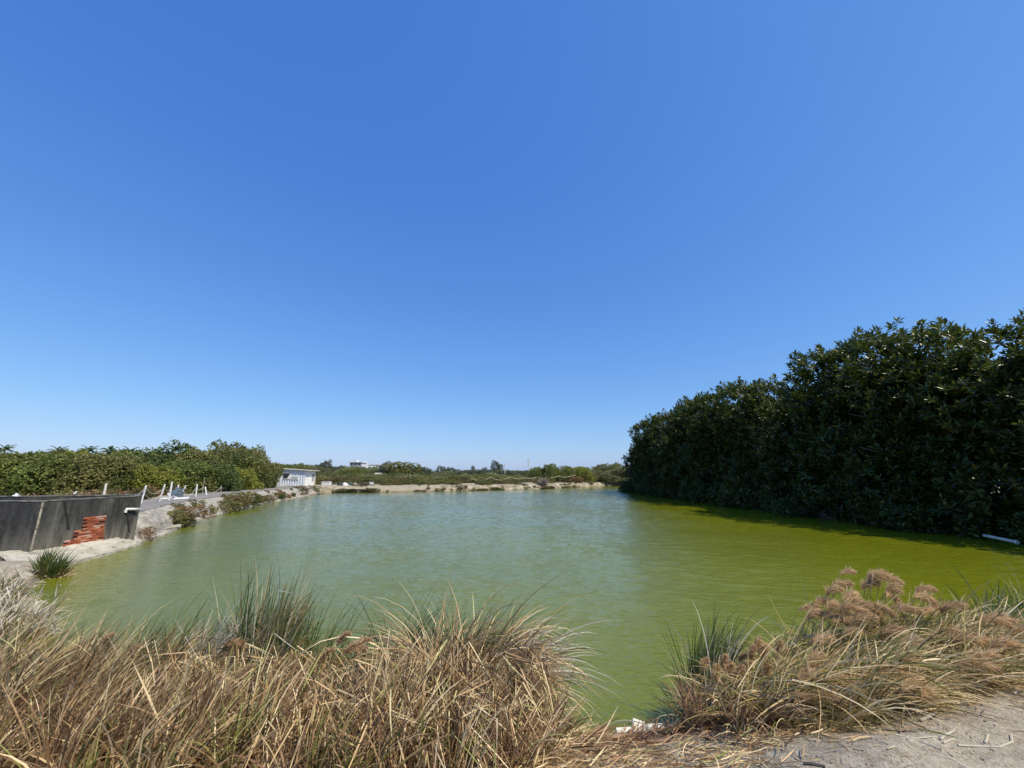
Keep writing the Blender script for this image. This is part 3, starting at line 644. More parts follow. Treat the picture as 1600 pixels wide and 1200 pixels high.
# ------------------------------------------------------------ shrubs
def shrub_proto(seed, nl=22, n=5200, size=.16, flat=.55, twig=True, lay=0):
    """unit shrub: radius 1, height 1 (base at 0)"""
    global rng; rng = np.random.default_rng(seed); rr = random.Random(seed)
    lobes = []
    for i in range(nl):
        a = rr.uniform(0, 6.28); zz = rr.uniform(.08, .85); prof = math.sqrt(max(0, 1-max(0, (zz-.3)/.7)**2))*.78
        q = prof*rr.uniform(.35, 1); lobes.append((q*math.cos(a), q*math.sin(a), zz, rr.uniform(.10, .26) if nl > 40 else rr.uniform(.15, .3)))
    if nl > 43: lobes += [(0, 0, .22, .72), (.2, .1, .3, .62), (-.2, 0, .32, .6)]
    for i in range(8): lobes.append((rr.uniform(-.35, .35), rr.uniform(-.35, .35), rr.uniform(.2, .6), .34))
    p, d = lobes_cloud(lobes, n, .16); n = len(p)
    p[:, 2] = np.maximum(p[:, 2], .0)
    ax = unit(d*.6+np.array([0, 0, .5])+rng.normal(size=(n, 3))*.5)
    K = 3; m = n*K; base = np.repeat(p, K, 0)+rng.normal(size=(m, 3))*.018
    dirs = unit(np.repeat(ax, K, 0)*.6+rng.normal(size=(m, 3))*np.array([.7, .7, .7*flat]))
    V, Fa = leaf_verts(base, dirs, unit(np.repeat(ax, K, 0)+rng.normal(size=(m, 3))*.4), U(.6, 1.3, m)*size*.32, U(.6, 1.2, m)*size*.17)
    cr = quadmesh('crown', V, Fa)
    mb = MB()
    for i in range(6):
        a = rr.uniform(0, 6.28); q = rr.uniform(.2, .6)
        mb.tube([(0.03*math.cos(a), .03*math.sin(a), -.05), (q*.4*math.cos(a), q*.4*math.sin(a), .3), (q*math.cos(a), q*math.sin(a), .72)], [.022, .015, .005], 5)
    me = bpy.data.meshes.new('trunk'); me.from_pydata(mb.v, [], mb.f); me.materials.append(M['bark'])
    return cr, me
SP_ = {}
def proto(kind, mat, k=0):
    key = (kind, mat, k)
    if key not in SP_:
        seeds = dict(fine=41, tall=57, dome=73, tuft=91)
        base = {'fine': dict(nl=42, n=6000, size=.21), 'tall': dict(nl=20, n=4200, size=.20), 'dome': dict(nl=44, n=9000, size=.13), 'tuft': dict(nl=16, n=1500, size=.30)}[kind]
        if ('m', kind, k) not in SP_: SP_[('m', kind, k)] = shrub_proto(seeds[kind]+k*7, **base)
        cr, tr = SP_[('m', kind, k)]
        c2 = cr.copy(); c2.materials.clear(); c2.materials.append(M[mat]); SP_[key] = (c2, tr)
    return SP_[key]
def shrub(name, label, px, Y, top, rad, mat, kind='fine', cat='tree', group=None, base=None, k=None, parts=True, ry=1.0):
    """stands at depth Y under pixel column px; its top reaches pixel row top"""
    v = PY(px, top, Y); zb = (gz(v.x, v.y) if base is None else base)
    h = max(.3, (v.z-zb)*.94); pr = proto(kind, mat, random.randrange(2) if k is None else k)
    r = empty(name, (v.x, v.y, zb-.05), label, cat, group, random.uniform(0, 6), (rad, rad*ry, h*1.0))
    link('crown', pr[0], None, r)
    if parts: link('trunk', pr[1], None, r)
    return r
GL = 'shrubby trees behind the tank and the path'
for a in [
 (10, 33, 706, 3.6, 'shrub_olive', 'fine', 'olive shrubby tree at the left edge above the tank'),
 (75, 34, 705, 3.6, 'shrub_green', 'fine', 'green shrubby tree above the pale seam of the tank wall'),
 (128, 35, 704, 3.4, 'shrub_olive', 'fine', 'olive-brown shrubby tree above the black streak on the tank wall'),
 (118, 38, 700, 1.9, 'shrub_bright', 'fine', 'small yellow-green crown rising out of the olive trees left of the palms'),
 (170, 37, 714, 3.3, 'shrub_dark', 'fine', 'dark green shrubby tree above the brick patch'),
 (205, 37, 708, 2.8, 'shrub_olive', 'fine', 'olive shrubby tree above the far corner of the tank'),
 (246, 37, 724, 2.6, 'shrub_bright', 'fine', 'low bright green shrub behind the leaning white pipes'),
 (262, 47, 692, 5.2, 'shrub_dark', 'tall', 'tall dark green tree with a ragged top behind the white pipes'),
 (215, 50, 704, 3.6, 'shrub_green', 'tall', 'green tree sloping down left of the tall dark one'),
 (300, 40, 716, 3.4, 'shrub_green', 'fine', 'green shrubby tree behind the wooden pole'),
 (316, 50, 702, 4.0, 'shrub_green', 'tall', 'green tree filling the saddle between the two tallest trees'),
 (345, 42, 722, 2.8, 'shrub_dark', 'fine', 'dark low tree at the path, left of the bright green bush'),
 (366, 54, 687, 5.0, 'shrub_olive', 'tall', 'tallest tree on the left, brownish crown with green tips'),
 (395, 56, 697, 3.8, 'shrub_green', 'tall', 'green tree on the right shoulder of the tallest brownish one'),
 (372, 46.5, 727, 2.9, 'shrub_bright', 'fine', 'bright yellow-green rounded bush beside the path'),
 (405, 60, 722, 2.9, 'shrub_green', 'fine', 'green bush next to the shed, dark under its branches')]:
    shrub('shrub_tree', a[6], a[0], a[1], a[2], a[3], a[4], a[5], group=GL)
def thicket(name, items, mats):
    """one mesh of many merged bushes for stuff nobody could count"""
    for mi, mat in enumerate(mats):
        Vs, Fs, o = [], [], 0
        for (x, y, zb, r, h, kind, m) in items:
            if m != mi: continue
            cr = proto(kind, mat, random.randrange(2))[0]
            n = len(cr.vertices); co = np.empty(n*3, dtype=np.float32); cr.vertices.foreach_get('co', co); co = co.reshape(-1, 3).copy()
            nf = len(cr.polygons); fi = np.empty(nf*4, dtype=np.int32); cr.loops.foreach_get('vertex_index', fi); fi = fi.reshape(-1, 4)
            # leaves come as two quads of a shared six-vertex leaf: keep a part of them when small
            keep = min(1.0, max(.12, r/3.2)); nl = n//6; take = np.sort(rng.choice(nl, int(nl*keep), replace=False))
            co = co.reshape(nl, 6, 3)[take]; c0 = co[:, :1]; co = (c0+(co-c0)*(1/keep**.5)).reshape(-1, 3)
            a = random.uniform(0, 6.28); ca, sa = math.cos(a), math.sin(a)
            X = (co[:, 0]*ca-co[:, 1]*sa)*r+x; Y = (co[:, 0]*sa+co[:, 1]*ca)*r+y; Z = co[:, 2]*h+zb
            b = np.arange(len(take))[:, None]*6
            Vs.append(np.stack([X, Y, Z], -1)); Fs.append(np.concatenate([b+np.array([[0, 1, 2, 3]]), b+np.array([[0, 3, 4, 5]])])+o); o += len(take)*6
        if Vs: tag(link(name, quadmesh(name, np.concatenate(Vs), np.concatenate(Fs)), M[mat]), kind='stuff')
# wood behind the left row
it = []
for i in range(34):
    px = -40+i*14.5; Y = random.uniform(46, 66); v = PY(px, random.uniform(706, 714) if px < 230 else random.uniform(704, 716), Y)
    if px > 400: v = PY(px, random.uniform(722, 728), random.uniform(80, 90))
    it.append((v.x, v.y, .9, random.uniform(3, 4.4), v.z-.9, 'fine', random.choice([0, 0, 1])))
thicket('thicket', it, ['shrub_olive', 'shrub_green'])
# far shore: low scrub, then taller woods
it = []
for i in range(330):
    px = random.uniform(490, 985); t = random.random(); Y = 0
    # bank line under this column
    for yy in np.arange(60, 125, 1.0):
        x = (px-800)/ray(px, 745)[1]*yy
        if sdf(np.array([x]), np.array([yy]))[0] > 1.9: Y = yy; break
        Y = 0
    if not Y: Y = 118
    Y += 1+t*22
    if px < 600: Y += 5
    x = (px-800)/ray(px, 745)[1]*Y
    it.append((x, Y, gz(x, Y)-.1, random.uniform(1.0, 2.0)*(1+t), random.uniform(.3, .6)+1.5*t*random.uniform(.6, 1.1), 'tuft', 0 if random.random() < .5 else (2 if t < .45 else 1)))
thicket('scrub', it, ['shrub_olive', 'far_green', 'shrub_brown'])
it = []
for i in range(95):
    px = 425+i*6+random.uniform(-5, 5); Y = random.uniform(105, 175)
    top = 737.5+random.uniform(-2.5, 3) if 660 < px < 840 else 731+random.uniform(-2, 5)
    if px < 520: top = 727+random.uniform(-2, 4)
    v = PY(px, top, Y); it.append((v.x, v.y, 1.0, random.uniform(3.5, 6), v.z-1.0, 'fine', random.choice([0, 0, 1])))
for i in range(60):
    px = 420+i*9.5; v = PY(px, 736+random.uniform(-2, 2), random.uniform(230, 330)); it.append((v.x, v.y, 1.0, random.uniform(7, 11), v.z-1.0, 'tuft', 1))
thicket('far_woods', it, ['far_green', 'far_dark'])
GF = 'trees beyond the far shore'
for a in [
 (462, 84, 726, 3.6, 'shrub_olive', 'fine', 'brownish tree just behind the right end of the shed'),
 (511, 118, 717, 2.6, 'far_dark', 'tall', 'grey-green tree standing alone above the scrub right of the shed'),
 (536, 130, 727, 3.0, 'far_dark', 'fine', 'dark small tree left of the white house'),
 (553, 112, 730, 4.4, 'shrub_green', 'fine', 'green bushy tree in front of the white house'),
 (600, 150, 721, 4.0, 'far_dark', 'tall', 'dark tree poking up just right of the white house'),
 (628, 108, 721.5, 7.0, 'shrub_olive', 'fine', 'broad dome-shaped olive tree at the middle of the far shore'),
 (657, 107, 738, 3.2, 'shrub_green', 'fine', 'small green bush at the right foot of the dome-shaped tree'),
 (690, 190, 728, 4.2, 'far_dark', 'tall', 'dark distant tree right of the dome-shaped tree'),
 (705, 185, 729, 3.6, 'far_dark', 'tall', 'lower dark distant tree left of the thin spire-like ones'),
 (739, 200, 726, 1.4, 'far_dark', 'tall', 'narrow spire-like distant tree'),
 (757, 200, 730, 3.0, 'far_dark', 'tall', 'low distant tree just left of the tall grey-green one'),
 (777, 165, 719.5, 3.4, 'far_dark', 'tall', 'tall grey-green round distant tree, right of centre on the skyline'),
 (838, 104, 729, 2.8, 'shrub_green', 'fine', 'leafy green tree right of the thin utility pole'),
 (858, 104, 724, 3.4, 'shrub_green', 'fine', 'tallest leafy green tree behind the grey dead bush'),
 (884, 104, 727, 3.0, 'shrub_green', 'fine', 'green tree between the tallest leafy one and the tree row'),
 (910, 106, 728, 3.4, 'shrub_bright', 'fine', 'light green tree behind the rusty tuft of grass'),
 (940, 115, 724, 4.2, 'shrub_olive', 'fine', 'olive tree next to the left end of the glossy dark row'),
 (962, 117, 722, 3.6, 'shrub_olive', 'fine', 'olive tree half hidden by the farthest glossy dark tree'),
 (640, 96, 745, 2.2, 'shrub_brown', 'tuft', 'reddish brown bush under the left pale rope')]:
    shrub('bushy_tree', a[6], a[0], a[1], a[2], a[3], a[4], a[5], group=GF)
shrub('rusty_tuft', 'rusty orange tuft of dry grass on the far bank', 899, 101, 744, 2.4, 'shrub_rust', 'tuft', 'bush')
shrub('rusty_tuft', 'small brown tuft just right of the rusty orange one', 922, 103, 750, 1.4, 'shrub_brown', 'tuft', 'bush')
# palms over the left wood
def palm_mesh(seed):
    rr = random.Random(seed); V, Fs = [], []; parts = []
    for i in range(14):
        a = i*6.283/14+rr.uniform(-.2, .2); e = rr.uniform(.2, 1.2)
        _, _, sp = blades([(0, 0, 0)], [a], [e], [1.6], [1.3], [.02], 8, 1.2); sp = sp[0]
        n = 26; t = np.linspace(.15, 1, n); base = np.stack([np.interp(t, np.linspace(0, 1, 9), sp[:, k]) for k in range(3)], -1)
        for sgn in (-1, 1):
            v, f, _ = blades(base, np.full(n, a+sgn*1.0), np.full(n, e-1.2*t-.3), .5*(1-.6*t), .6, .05, 2); parts.append((v, f))
        v, f, _ = blades([(0, 0, 0)], [a], [e], [1.6], [1.3], [.05], 8, 1.2); parts.append((v, f))
    V, Fs = join(parts); return quadmesh('frond_crown', V, Fs)
PM = palm_mesh(2); PM.materials.append(M['shrub_dark'])
for px, top, lab in [(9, 698, 'small palm at the left edge of the skyline'), (92, 701, 'low palm above the olive trees left of the yellow-green crown'),
                     (140, 700, 'palm just left of the pair of clear palms'), (173, 701, 'clearest feathery palm on the left skyline'), (204, 702, 'palm at the right end of the group, by the tall dark tree')]:
    Y = 60; v = PY(px, top, Y); r = empty('palm_tree', (v.x, v.y, 1.0), lab, 'palm', 'palms over the left trees', random.random()*3)
    h = v.z-1.0-.55; o = link('frond_crown', PM, None, r); o.location = (0, 0, h); o.scale = (.8, .8, 1.0)
    MB().tube([(0, 0, 0), (.1, 0, h*.5), (0, 0, h)], [.16, .12, .1], 7).build('trunk', M['bark'], r)
# dead grey bush
v = PY(849, 757, 86.5); r = empty('dead_bush', (v.x, v.y, gz(v.x, v.y)), 'grey leafless bush on the far bank', 'bush')
n = 900; th = U(0, 6.28, n); V, Fb, _ = blades(np.stack([N_(0, .25, n), N_(0, .25, n), U(0, .7, n)], -1), th, U(.3, 1.4, n), U(.7, 1.7, n), .5, U(.02, .04, n), 4)
link('twig_mass', quadmesh('twig_mass', V, Fb), M['dead_twig'], r)
MB().tube([(0, 0, -.1), (.05, 0, .9)], [.09, .03], 6).build('trunk', M['bark'], r)

# ------------------------------------------------------------ tank, ledge, bricks
ZR, XW = 1.82, -14.3
def tank_mat():
    m, t, b = new_mat('stained_concrete')
    v = coords(t); vs = coords(t, (2.2, 2.2, .35))
    n1 = noise(t, 1.3, 8, .7, vs); n2 = noise(t, 6, 6, .7, v); n3 = noise(t, .5, 4, .5, v)
    g = t.nodes.new('ShaderNodeNewGeometry'); sx = t.nodes.new('ShaderNodeSeparateXYZ'); t.links.new(g.outputs['Position'], sx.inputs[0])
    c = ramp(t, [(.36, (.010, .010, .010)), (.48, (.026, .026, .025)), (.56, (.05, .049, .045)), (.68, (.13, .125, .105))], n1).outputs[0]
    c = mixc(t, .25, c, ramp(t, [(.35, (.01, .01, .01)), (.7, (.16, .15, .13))], n2).outputs[0])
    mz = t.nodes.new('ShaderNodeMapRange'); mz.inputs[1].default_value = 1.15; mz.inputs[2].default_value = .35; t.links.new(sx.outputs[2], mz.inputs[0])
    k = t.nodes.new('ShaderNodeMath'); k.operation = 'MULTIPLY'; t.links.new(mz.outputs[0], k.inputs[0]); t.links.new(ramp(t, [(.38, (0, 0, 0)), (.58, (1, 1, 1))], n1).outputs[0], k.inputs[1])
    c = mixc(t, k.outputs[0], c, (.20, .18, .14))
    t.links.new(c, b.inputs['Base Color']); b.inputs['Roughness'].default_value = .9; bump(t, b, n2, .5, .02); return m
M['tank'] = tank_mat()
M['rim'] = mat_noise('tank_rim', [(.35, (.05, .05, .048)), (.65, (.24, .235, .21))], 5)
M['ledge'] = mat_noise('ledge_concrete', [(.3, (.22, .19, .14)), (.42, (.45, .41, .32)), (.75, (.64, .60, .50))], 1.8, .9, .9, .07, 5, (1, 1, 5))
M['pale_concrete'] = mat_noise('pale_concrete', [(.3, (.16, .14, .11)), (.47, (.32, .29, .24)), (.6, (.45, .41, .33)), (.75, (.60, .56, .47))], 1.6, .9, .9, .08, 4, (1, 1, 4))
FP = [(XW, 16.4), (XW, 12.9), (-24.0, 13.6), (-24.2, 15.5), (-18.2, 16.1), (-15.3, 17.4)]
root = empty('water_tank', (XW, 14.6, .3), 'low black-stained concrete tank with a brick-patched wall at the left edge', 'tank')
off = Vector(root.location)
def inset(poly, d):
    out = []; n = len(poly); cx = sum(p[0] for p in poly)/n; cy = sum(p[1] for p in poly)/n
    for i in range(n):
        p0, p1, p2 = (Vector(poly[i-1]), Vector(poly[i]), Vector(poly[(i+1) % n]))
        def nrm(a, b):
            e = (b-a).normalized(); q = Vector((-e.y, e.x)); return q if q.dot(Vector((cx, cy))-a) > 0 else -q
        na, nb = nrm(p0, p1), nrm(p1, p2); m = (na+nb).normalized(); out.append(p1+m*(d/max(.3, m.dot(na))))
    return out
IN = inset(FP, .17); mb = MB(); zb = -.35
vo = [Vector((x, y, z))-off for z in (zb, ZR) for x, y in FP]; vi = [Vector((p.x, p.y, z))-off for z in (.9, ZR) for p in IN]
n = len(FP); mb.v = [tuple(a) for a in vo+vi]
for i in range(n):
    j = (i+1) % n
    mb.f += [(i, j, n+j, n+i), (2*n+i, 3*n+i, 3*n+j, 2*n+j)]
mb.f.append(tuple(2*n+i for i in range(n)))
mb.build('wall', M['tank'], root)
rim = MB(); IN2 = inset(FP, .185); OUT2 = inset(FP, -.012)
rim.v = [tuple(Vector((p.x, p.y, z))-off) for z in (ZR+.002, ZR+.035) for L in (OUT2, IN2) for p in L]
for i in range(n):
    j = (i+1) % n; rim.f += [(2*n+i, 2*n+j, 3*n+j, 3*n+i), (i, j, 2*n+j, 2*n+i), (n+i, 3*n+i, 3*n+j, n+j), (i, n+i, n+j, j)]
rim.build('rim', M['rim'], root)
# bricks: laid in courses inside a stepped outline measured on the wall
M['brick'] = leaf_mat('brick', [(0, (.10, .03, .02)), (.15, (.26, .075, .04)), (.6, (.42, .12, .06)), (.85, (.50, .19, .11)), (1, (.52, .40, .32))], .9, 0, .2)
mb = MB()
def ws(px, py): v = PX(px, py, XW); return v.y, v.z
rows = [(807, 826, 131.5, 164.8), (826.5, 840, 117, 162), (840.5, 853, 99, 161)]
for (p0, p1, xa, xb) in rows:
    ya, zt = ws(xa, p0); yb, _ = ws(xb, p0); _, zl = ws((xa+xb)/2, p1); _, zt = ws((xa+xb)/2, p0)
    z = zt; r_ = 0
    while z > zl+.01:
        y = ya+(.11 if r_ % 2 else 0)+random.uniform(-.03, .03)
        while y < yb-.05:
            L = min(random.uniform(.18, .21), yb-y)
            if random.random() > .04: mb.box((XW+.012+random.uniform(-.012, .012), y+L/2, z-.026), (.05, L-.010, .048), 0, .004)
            y += L+.006
        z -= .058; r_ += 1
bo = mb.build('brick_patch', M['brick'], root); bo.location = -off
bo['label'] = 'stepped patch of bare red bricks'
# cast pipe shadows painted as black strips, and the pale seam on the wall
def strip(name, a, b, w_, mat, t=.006, lab=None):
    ya, za = ws(*a); yb, zb_ = ws(*b); mb = MB(); k = 8; L, Rr = [], []
    for i in range(k+1):
        u = i/k; y = ya+(yb-ya)*u; z = za+(zb_-za)*u; j = random.uniform(.7, 1.3)*w_/2
        L.append((XW+t, y-j, z)); Rr.append((XW+t, y+j, z))
    mb.poly(L+Rr[::-1], (-.004, 0, 0)); o = mb.build(name, mat, root); o.location = -off
    if lab: o['label'] = lab
blk = mat_noise('painted_shadow', [(.3, (.006, .006, .006)), (.7, (.02, .02, .02))], 5)
strip('shadow', (100, 783), (107.2, 828), .075, blk, .004); strip('shadow', (198, 799), (202, 832), .07, blk, .004)
seam = mat_noise('pale_mortar', [(.3, (.16, .14, .11)), (.6, (.45, .40, .32))], 9)
strip('seam', (67, 785), (57, 826), .06, seam, .005); strip('seam', (56, 828), (47.5, 861), .05, seam, .005)
# outlet pipe on the wall
p0 = PX(197, 795.5, XW+.02); pr = empty('outlet_pipe', p0, 'short white pipe sticking out near the far corner of the tank', 'pipe')
p1 = PY(217.5, 795.5, p0.y+.45)-p0
MB().tube([(0, 0, -.12), (0, 0, -.02), (.03, 0, .0)], .045, 10).build('elbow', M['white_pvc'], pr)
MB().tube([(0, 0, 0), p1], .045, 10).build('tube', M['white_pvc'], pr, smooth=True)
# ledge at the foot of the wall
def strip_surface(name, rowsA, nacross, mat, amp=.05, kind='structure', sub=14, seed=1):
    """rowsA: list of polylines (same length) from outer to inner edge, lofted with noise"""
    rr = np.random.default_rng(seed); A = np.array(rowsA, float)     # rows, pts, 3
    nr, npt, _ = A.shape; U_ = np.linspace(0, npt-1, (npt-1)*sub+1); Vv = np.linspace(0, nr-1, (nr-1)*nacross+1)
    G = np.zeros((len(Vv), len(U_), 3))
    for c in range(3):
        tmp = np.stack([np.interp(U_, np.arange(npt), A[r, :, c]) for r in range(nr)])
        G[..., c] = np.stack([np.interp(Vv, np.arange(nr), tmp[:, k]) for k in range(len(U_))], 1)
    nz = rr.normal(size=G.shape[:2]); nz2 = wob(G[..., 0], G[..., 1], 2.6, seed)
    G[..., 2] += amp*.35*nz+amp*nz2; G[..., 0] += amp*.4*rr.normal(size=G.shape[:2])
    idx = np.arange(G.shape[0]*G.shape[1]).reshape(G.shape[:2])
    Fq = np.stack([idx[:-1, :-1], idx[:-1, 1:], idx[1:, 1:], idx[1:, :-1]], -1).reshape(-1, 4)
    return tag(link(name, quadmesh(name, G, Fq), mat), kind=kind)
outer = [(-11.7, 10.6, -.2), (-12.6, 11.9, -.2), (-13.05, 12.9, -.2), (-13.35, 14.2, -.2), (-13.85, 15.6, -.2), (-14.2, 16.75, -.2), (-14.75, 17.3, -.2)]
mid0 = [(-11.8, 10.7, .10), (-12.7, 12.0, .10), (-13.12, 12.95, .09), (-13.4, 14.2, .09), (-13.9, 15.6, .09), (-14.25, 16.7, .09), (-14.8, 17.25, .09)]
mid1 = [(-12.4, 11.0, .30), (-13.6, 12.1, .36), (-13.6, 13.0, .26), (-13.85, 14.2, .28), (-14.1, 15.6, .30), (-14.4, 16.6, .27), (-14.95, 17.2, .3)]
inn = [(-13.9, 12.0, .37), (-15.2, 12.75, .42), (-14.45, 13.0, .44), (-14.45, 14.2, .46), (-14.45, 15.6, .48), (-14.6, 16.45, .48), (-15.3, 17.1, .5)]
strip_surface('concrete_ledge', [outer, mid0, mid1, inn], 6, M['ledge'], .03, sub=12, seed=4)

# ------------------------------------------------------------ path and left bank
W_ = [(-14.6, 17.0), (-15.2, 18.7), (-16.7, 21.5), (-18.2, 24.4), (-19.5, 27.8), (-21.3, 33), (-23.0, 38.3), (-24.5, 44.1), (-25.7, 51.6), (-27.6, 58), (-28.8, 63.2)]
I_ = [(-15.7, 17.3), (-16.6, 19.3), (-18.1, 22.0), (-19.6, 25.2), (-21.0, 28.6), (-22.9, 33.8), (-24.7, 39.2), (-26.0, 44.8), (-27.2, 51.8), (-29.2, 58.5), (-30.4, 64)]
O_ = [(-19.6, 18.6), (-20.9, 21.0), (-22.2, 23.6), (-23.6, 27), (-24.9, 30.5), (-26.8, 35.5), (-28.5, 41), (-30.0, 46.5), (-31.4, 53), (-33.2, 59.5), (-34.0, 64.5)]
def al(W, I, t, z): return [(a[0]*(1-t)+b[0]*t, a[1]*(1-t)+b[1]*t, z) for a, b in zip(W, I)]
strip_surface('concrete_bank', [[(a[0]+.12, a[1], -.25) for a in W_], [(a[0]+.02, a[1], .09) for a in W_], al(W_, I_, .18, .16), al(W_, I_, .3, .5), al(W_, I_, .62, .82), al(W_, I_, .9, 1.015), al(W_, I_, 1.15, 1.03)], 4, M['pale_concrete'], .045, sub=10, seed=9)
M['road'] = mat_noise('worn_concrete_path', [(.3, (.17, .155, .135)), (.7, (.29, .265, .23))], 1.2, .9, .3, .01, 12)
rd = []
for a, b in zip(I_, O_): rd.append(((a[0], a[1], 1.075), (b[0], b[1], 1.075)))
mb = MB()
for i in range(len(rd)-1): mb.poly([rd[i][0], rd[i+1][0], rd[i+1][1], rd[i][1]][::-1], (0, 0, -.14))
tag(mb.build('path', M['road']), kind='structure')
# stepping slabs and steps at the corner
def slab(label, px, py, z, d, rz): 
    v = P(px, py, z); o = MB().box((0, 0, 0), d, 0, .05).build('concrete_slab', M['pale_concrete'], bevel=.02); o.location = v; o.rotation_euler = (random.uniform(-.08, .08), random.uniform(-.08, .08), rz)
    return tag(o, label, 'slab', 'broken concrete slabs on the left bank')
slab('upper of two small slabs beside the tank corner', 214, 816, .62, (.9, .5, .12), R(20)); slab('lower of two small slabs beside the tank corner', 214, 823, .42, (1.0, .5, .12), R(15))
slab('flat slab at the waterline right of the rusty tuft', 237, 829, .12, (1.4, .6, .14), R(60)); slab('second flat slab at the waterline, below the reddish bush', 256, 824, .12, (1.3, .5, .14), R(65))
GB = 'bushes on the left bank'
for a in [(222, 17.6, 822, .42, 'shrub_rust', 'rusty orange tuft at the waterline next to the tank ledge', 0.05), (230, 19.6, 814, .4, 'shrub_brown', 'small brown tuft above the waterline slabs', .3),
          (270, 22.0, 795, .75, 'shrub_olive', 'grey-green bush left part of the reddish bank growth', .15), (292, 23.6, 789, .95, 'shrub_rust', 'reddish dry bush on the bank below the path', .3), (281, 22.4, 800, .7, 'shrub_brown', 'low brown bush hanging to the water', .05),
          (345, 30.5, 781, 1.1, 'shrub_olive', 'olive low bush at the left end of the long bank growth', .1), (362, 32.5, 773, 1.2, 'shrub_brown', 'brown-green bush at the middle of the bank, up to the path edge', .3), (378, 34.5, 768, 1.3, 'shrub_olive', 'tallest olive bush on the bank, over the path edge', .3), (394, 37.5, 771, 1.2, 'shrub_brown', 'brown bush tapering toward the far bank', .3),
          (412, 41.5, 772, 1.0, 'shrub_brown', 'small brown bush near the water before the shed', .2), (428, 46, 769, 1.2, 'shrub_olive', 'small olive bush near the water before the shed', .2),
          (462, 57, 759, 1.5, 'shrub_brown', 'tan bush below the shed', .5), (482, 62, 758, 1.5, 'shrub_olive', 'dark olive bush below the right end of the shed', .4), (508, 66.3, 760, 1.3, 'shrub_dark', 'green bush under the white box', .2), (530, 67, 761, 1.4, 'shrub_olive', 'olive bush under the net heaps', .2)]:
    shrub('bank_bush', a[5], a[0], a[1], a[2], a[3]*1.45, a[4], 'tuft', 'bush', GB, base=a[6])
it = []
for i in range(150):
    y = random.uniform(11, 72); it.append((random.uniform(18.4 if y > 20 else 20.3, 21.5), y, .0, random.uniform(.9, 1.4), random.uniform(1.0, 2.0), 'tuft', 0))
thicket('undergrowth', it, ['rubber'])
# weeds low on the left bank
it = []
for i in range(70):
    k = random.randrange(2, 9); t = random.random(); u = random.uniform(.1, .9)
    a = [W_[k][c]*(1-u)+I_[k][c]*u for c in (0, 1)]; b = [W_[k+1][c]*(1-u)+I_[k+1][c]*u for c in (0, 1)]
    x, y = a[0]*(1-t)+b[0]*t, a[1]*(1-t)+b[1]*t; it.append((x, y, u*.85, random.uniform(.25, .6), random.uniform(.2, .45), 'tuft', random.choice([0, 1, 2])))
thicket('dry_weeds', it, ['shrub_brown', 'shrub_olive', 'shrub_rust'])
# grass patches behind the posts
it = []
for i in range(60):
    t = random.random(); k = random.randrange(0, 7); x = O_[k][0]*(1-t)+O_[k+1][0]*t-random.uniform(.7, 4); y = O_[k][1]*(1-t)+O_[k+1][1]*t+random.uniform(0, 1.2)
    it.append((x, y, 1.0, random.uniform(.4, 1.0), random.uniform(.3, .8), 'tuft', random.choice([0, 1, 2])))
thicket('dry_scrub', it, ['shrub_rust', 'shrub_brown', 'shrub_olive'])
# bank weeds on the far bank
it = []
for i in range(75):
    k = random.choice([11, 12, 13, 14, 15]); a, b = POND[k], POND[k+1]; t = random.random(); x = a[0]*(1-t)+b[0]*t; y = a[1]*(1-t)+b[1]*t+random.choice([random.uniform(.1, .6), random.uniform(1.2, 3)])
    it.append((x, y, gz(x, y)-.05, random.choice([.3, .4, .9, 1.6])*random.uniform(.8, 1.2), random.uniform(.15, .5), 'tuft', random.choice([0, 1])))
thicket('bank_weeds', it, ['shrub_brown', 'shrub_olive'])
FW = [POND[i] for i in (10, 11, 12, 13, 14, 15, 16, 17)]
strip_surface('far_bank', [[(x, y-.1, -.25) for x, y in FW], [(x, y+.1, .12) for x, y in FW], [(x-.1, y+.6, .40) for x, y in FW], [(x-.2, y+1.3, .86) for x, y in FW], [(x-.4, y+2.6, 1.02) for x, y in FW]], 3, 
              mat_noise('far_bank_soil', [(.35, (.13, .11, .06)), (.52, (.28, .235, .16)), (.68, (.50, .44, .34))], .9, .95, .8, .08, 3, (1, 1, 2)), .045, sub=16, seed=2)

# tuft on the ledge and dry reeds at the left edge
def g_clump(name, label, loc, specs, cat, grp=None): return clump(name, label, loc, specs, cat, grp)
p = P(79, 893, .15)
clump('grass_tuft', 'green-topped grass tuft growing from the ledge in front of the tank', (p.x, p.y, .1),
      [dict(mat='reed_green', n=420, rx=.2, ry=.2, L=.62, el=82, els=12, droop=.5, w=.012, w2=.022, azs=90, name='green_leaves'), dict(mat='straw', n=450, rx=.24, ry=.22, L=.42, el=65, els=20, droop=1.0, w=.012, w2=.02, azs=180, name='dry_leaves')], 'grass')
for px, py, lab, nn in [(12, 1000, 'bleached white dry reeds at the left edge, nearer clump', 420), (24, 972, 'bleached white dry reeds at the left edge, farther clump', 520), (-6, 948, 'brown dry reeds at the left edge below the tank', 420)]:
    p = P(px, py, .02)
    clump('dry_reed_clump', lab, (p.x, p.y, .0), [dict(mat='straw_pale', n=nn, rx=.36, ry=.35, L=.46, el=60, els=16, az=180, azs=60, radial=.3, droop=.9, w=.012, w2=.024, kink=.4, name='dry_leaves'),
          dict(mat='straw_mixed', n=200, rx=.4, ry=.35, L=.42, el=65, droop=.6, w=.01, w2=.02, azs=90, name='mixed_leaves')], 'reeds', 'bleached reeds at the left edge')
p = P(88, 935, .0)
clump('broken_reeds', 'few broken pale reed stems standing in the water off the ledge', (p.x, p.y, 0), [dict(mat='straw_pale', n=16, rx=.7, ry=.3, L=.55, el=70, els=20, azs=60, droop=.1, w=.012, w2=.018, kink=.9, name='dry_leaves')], 'reeds')

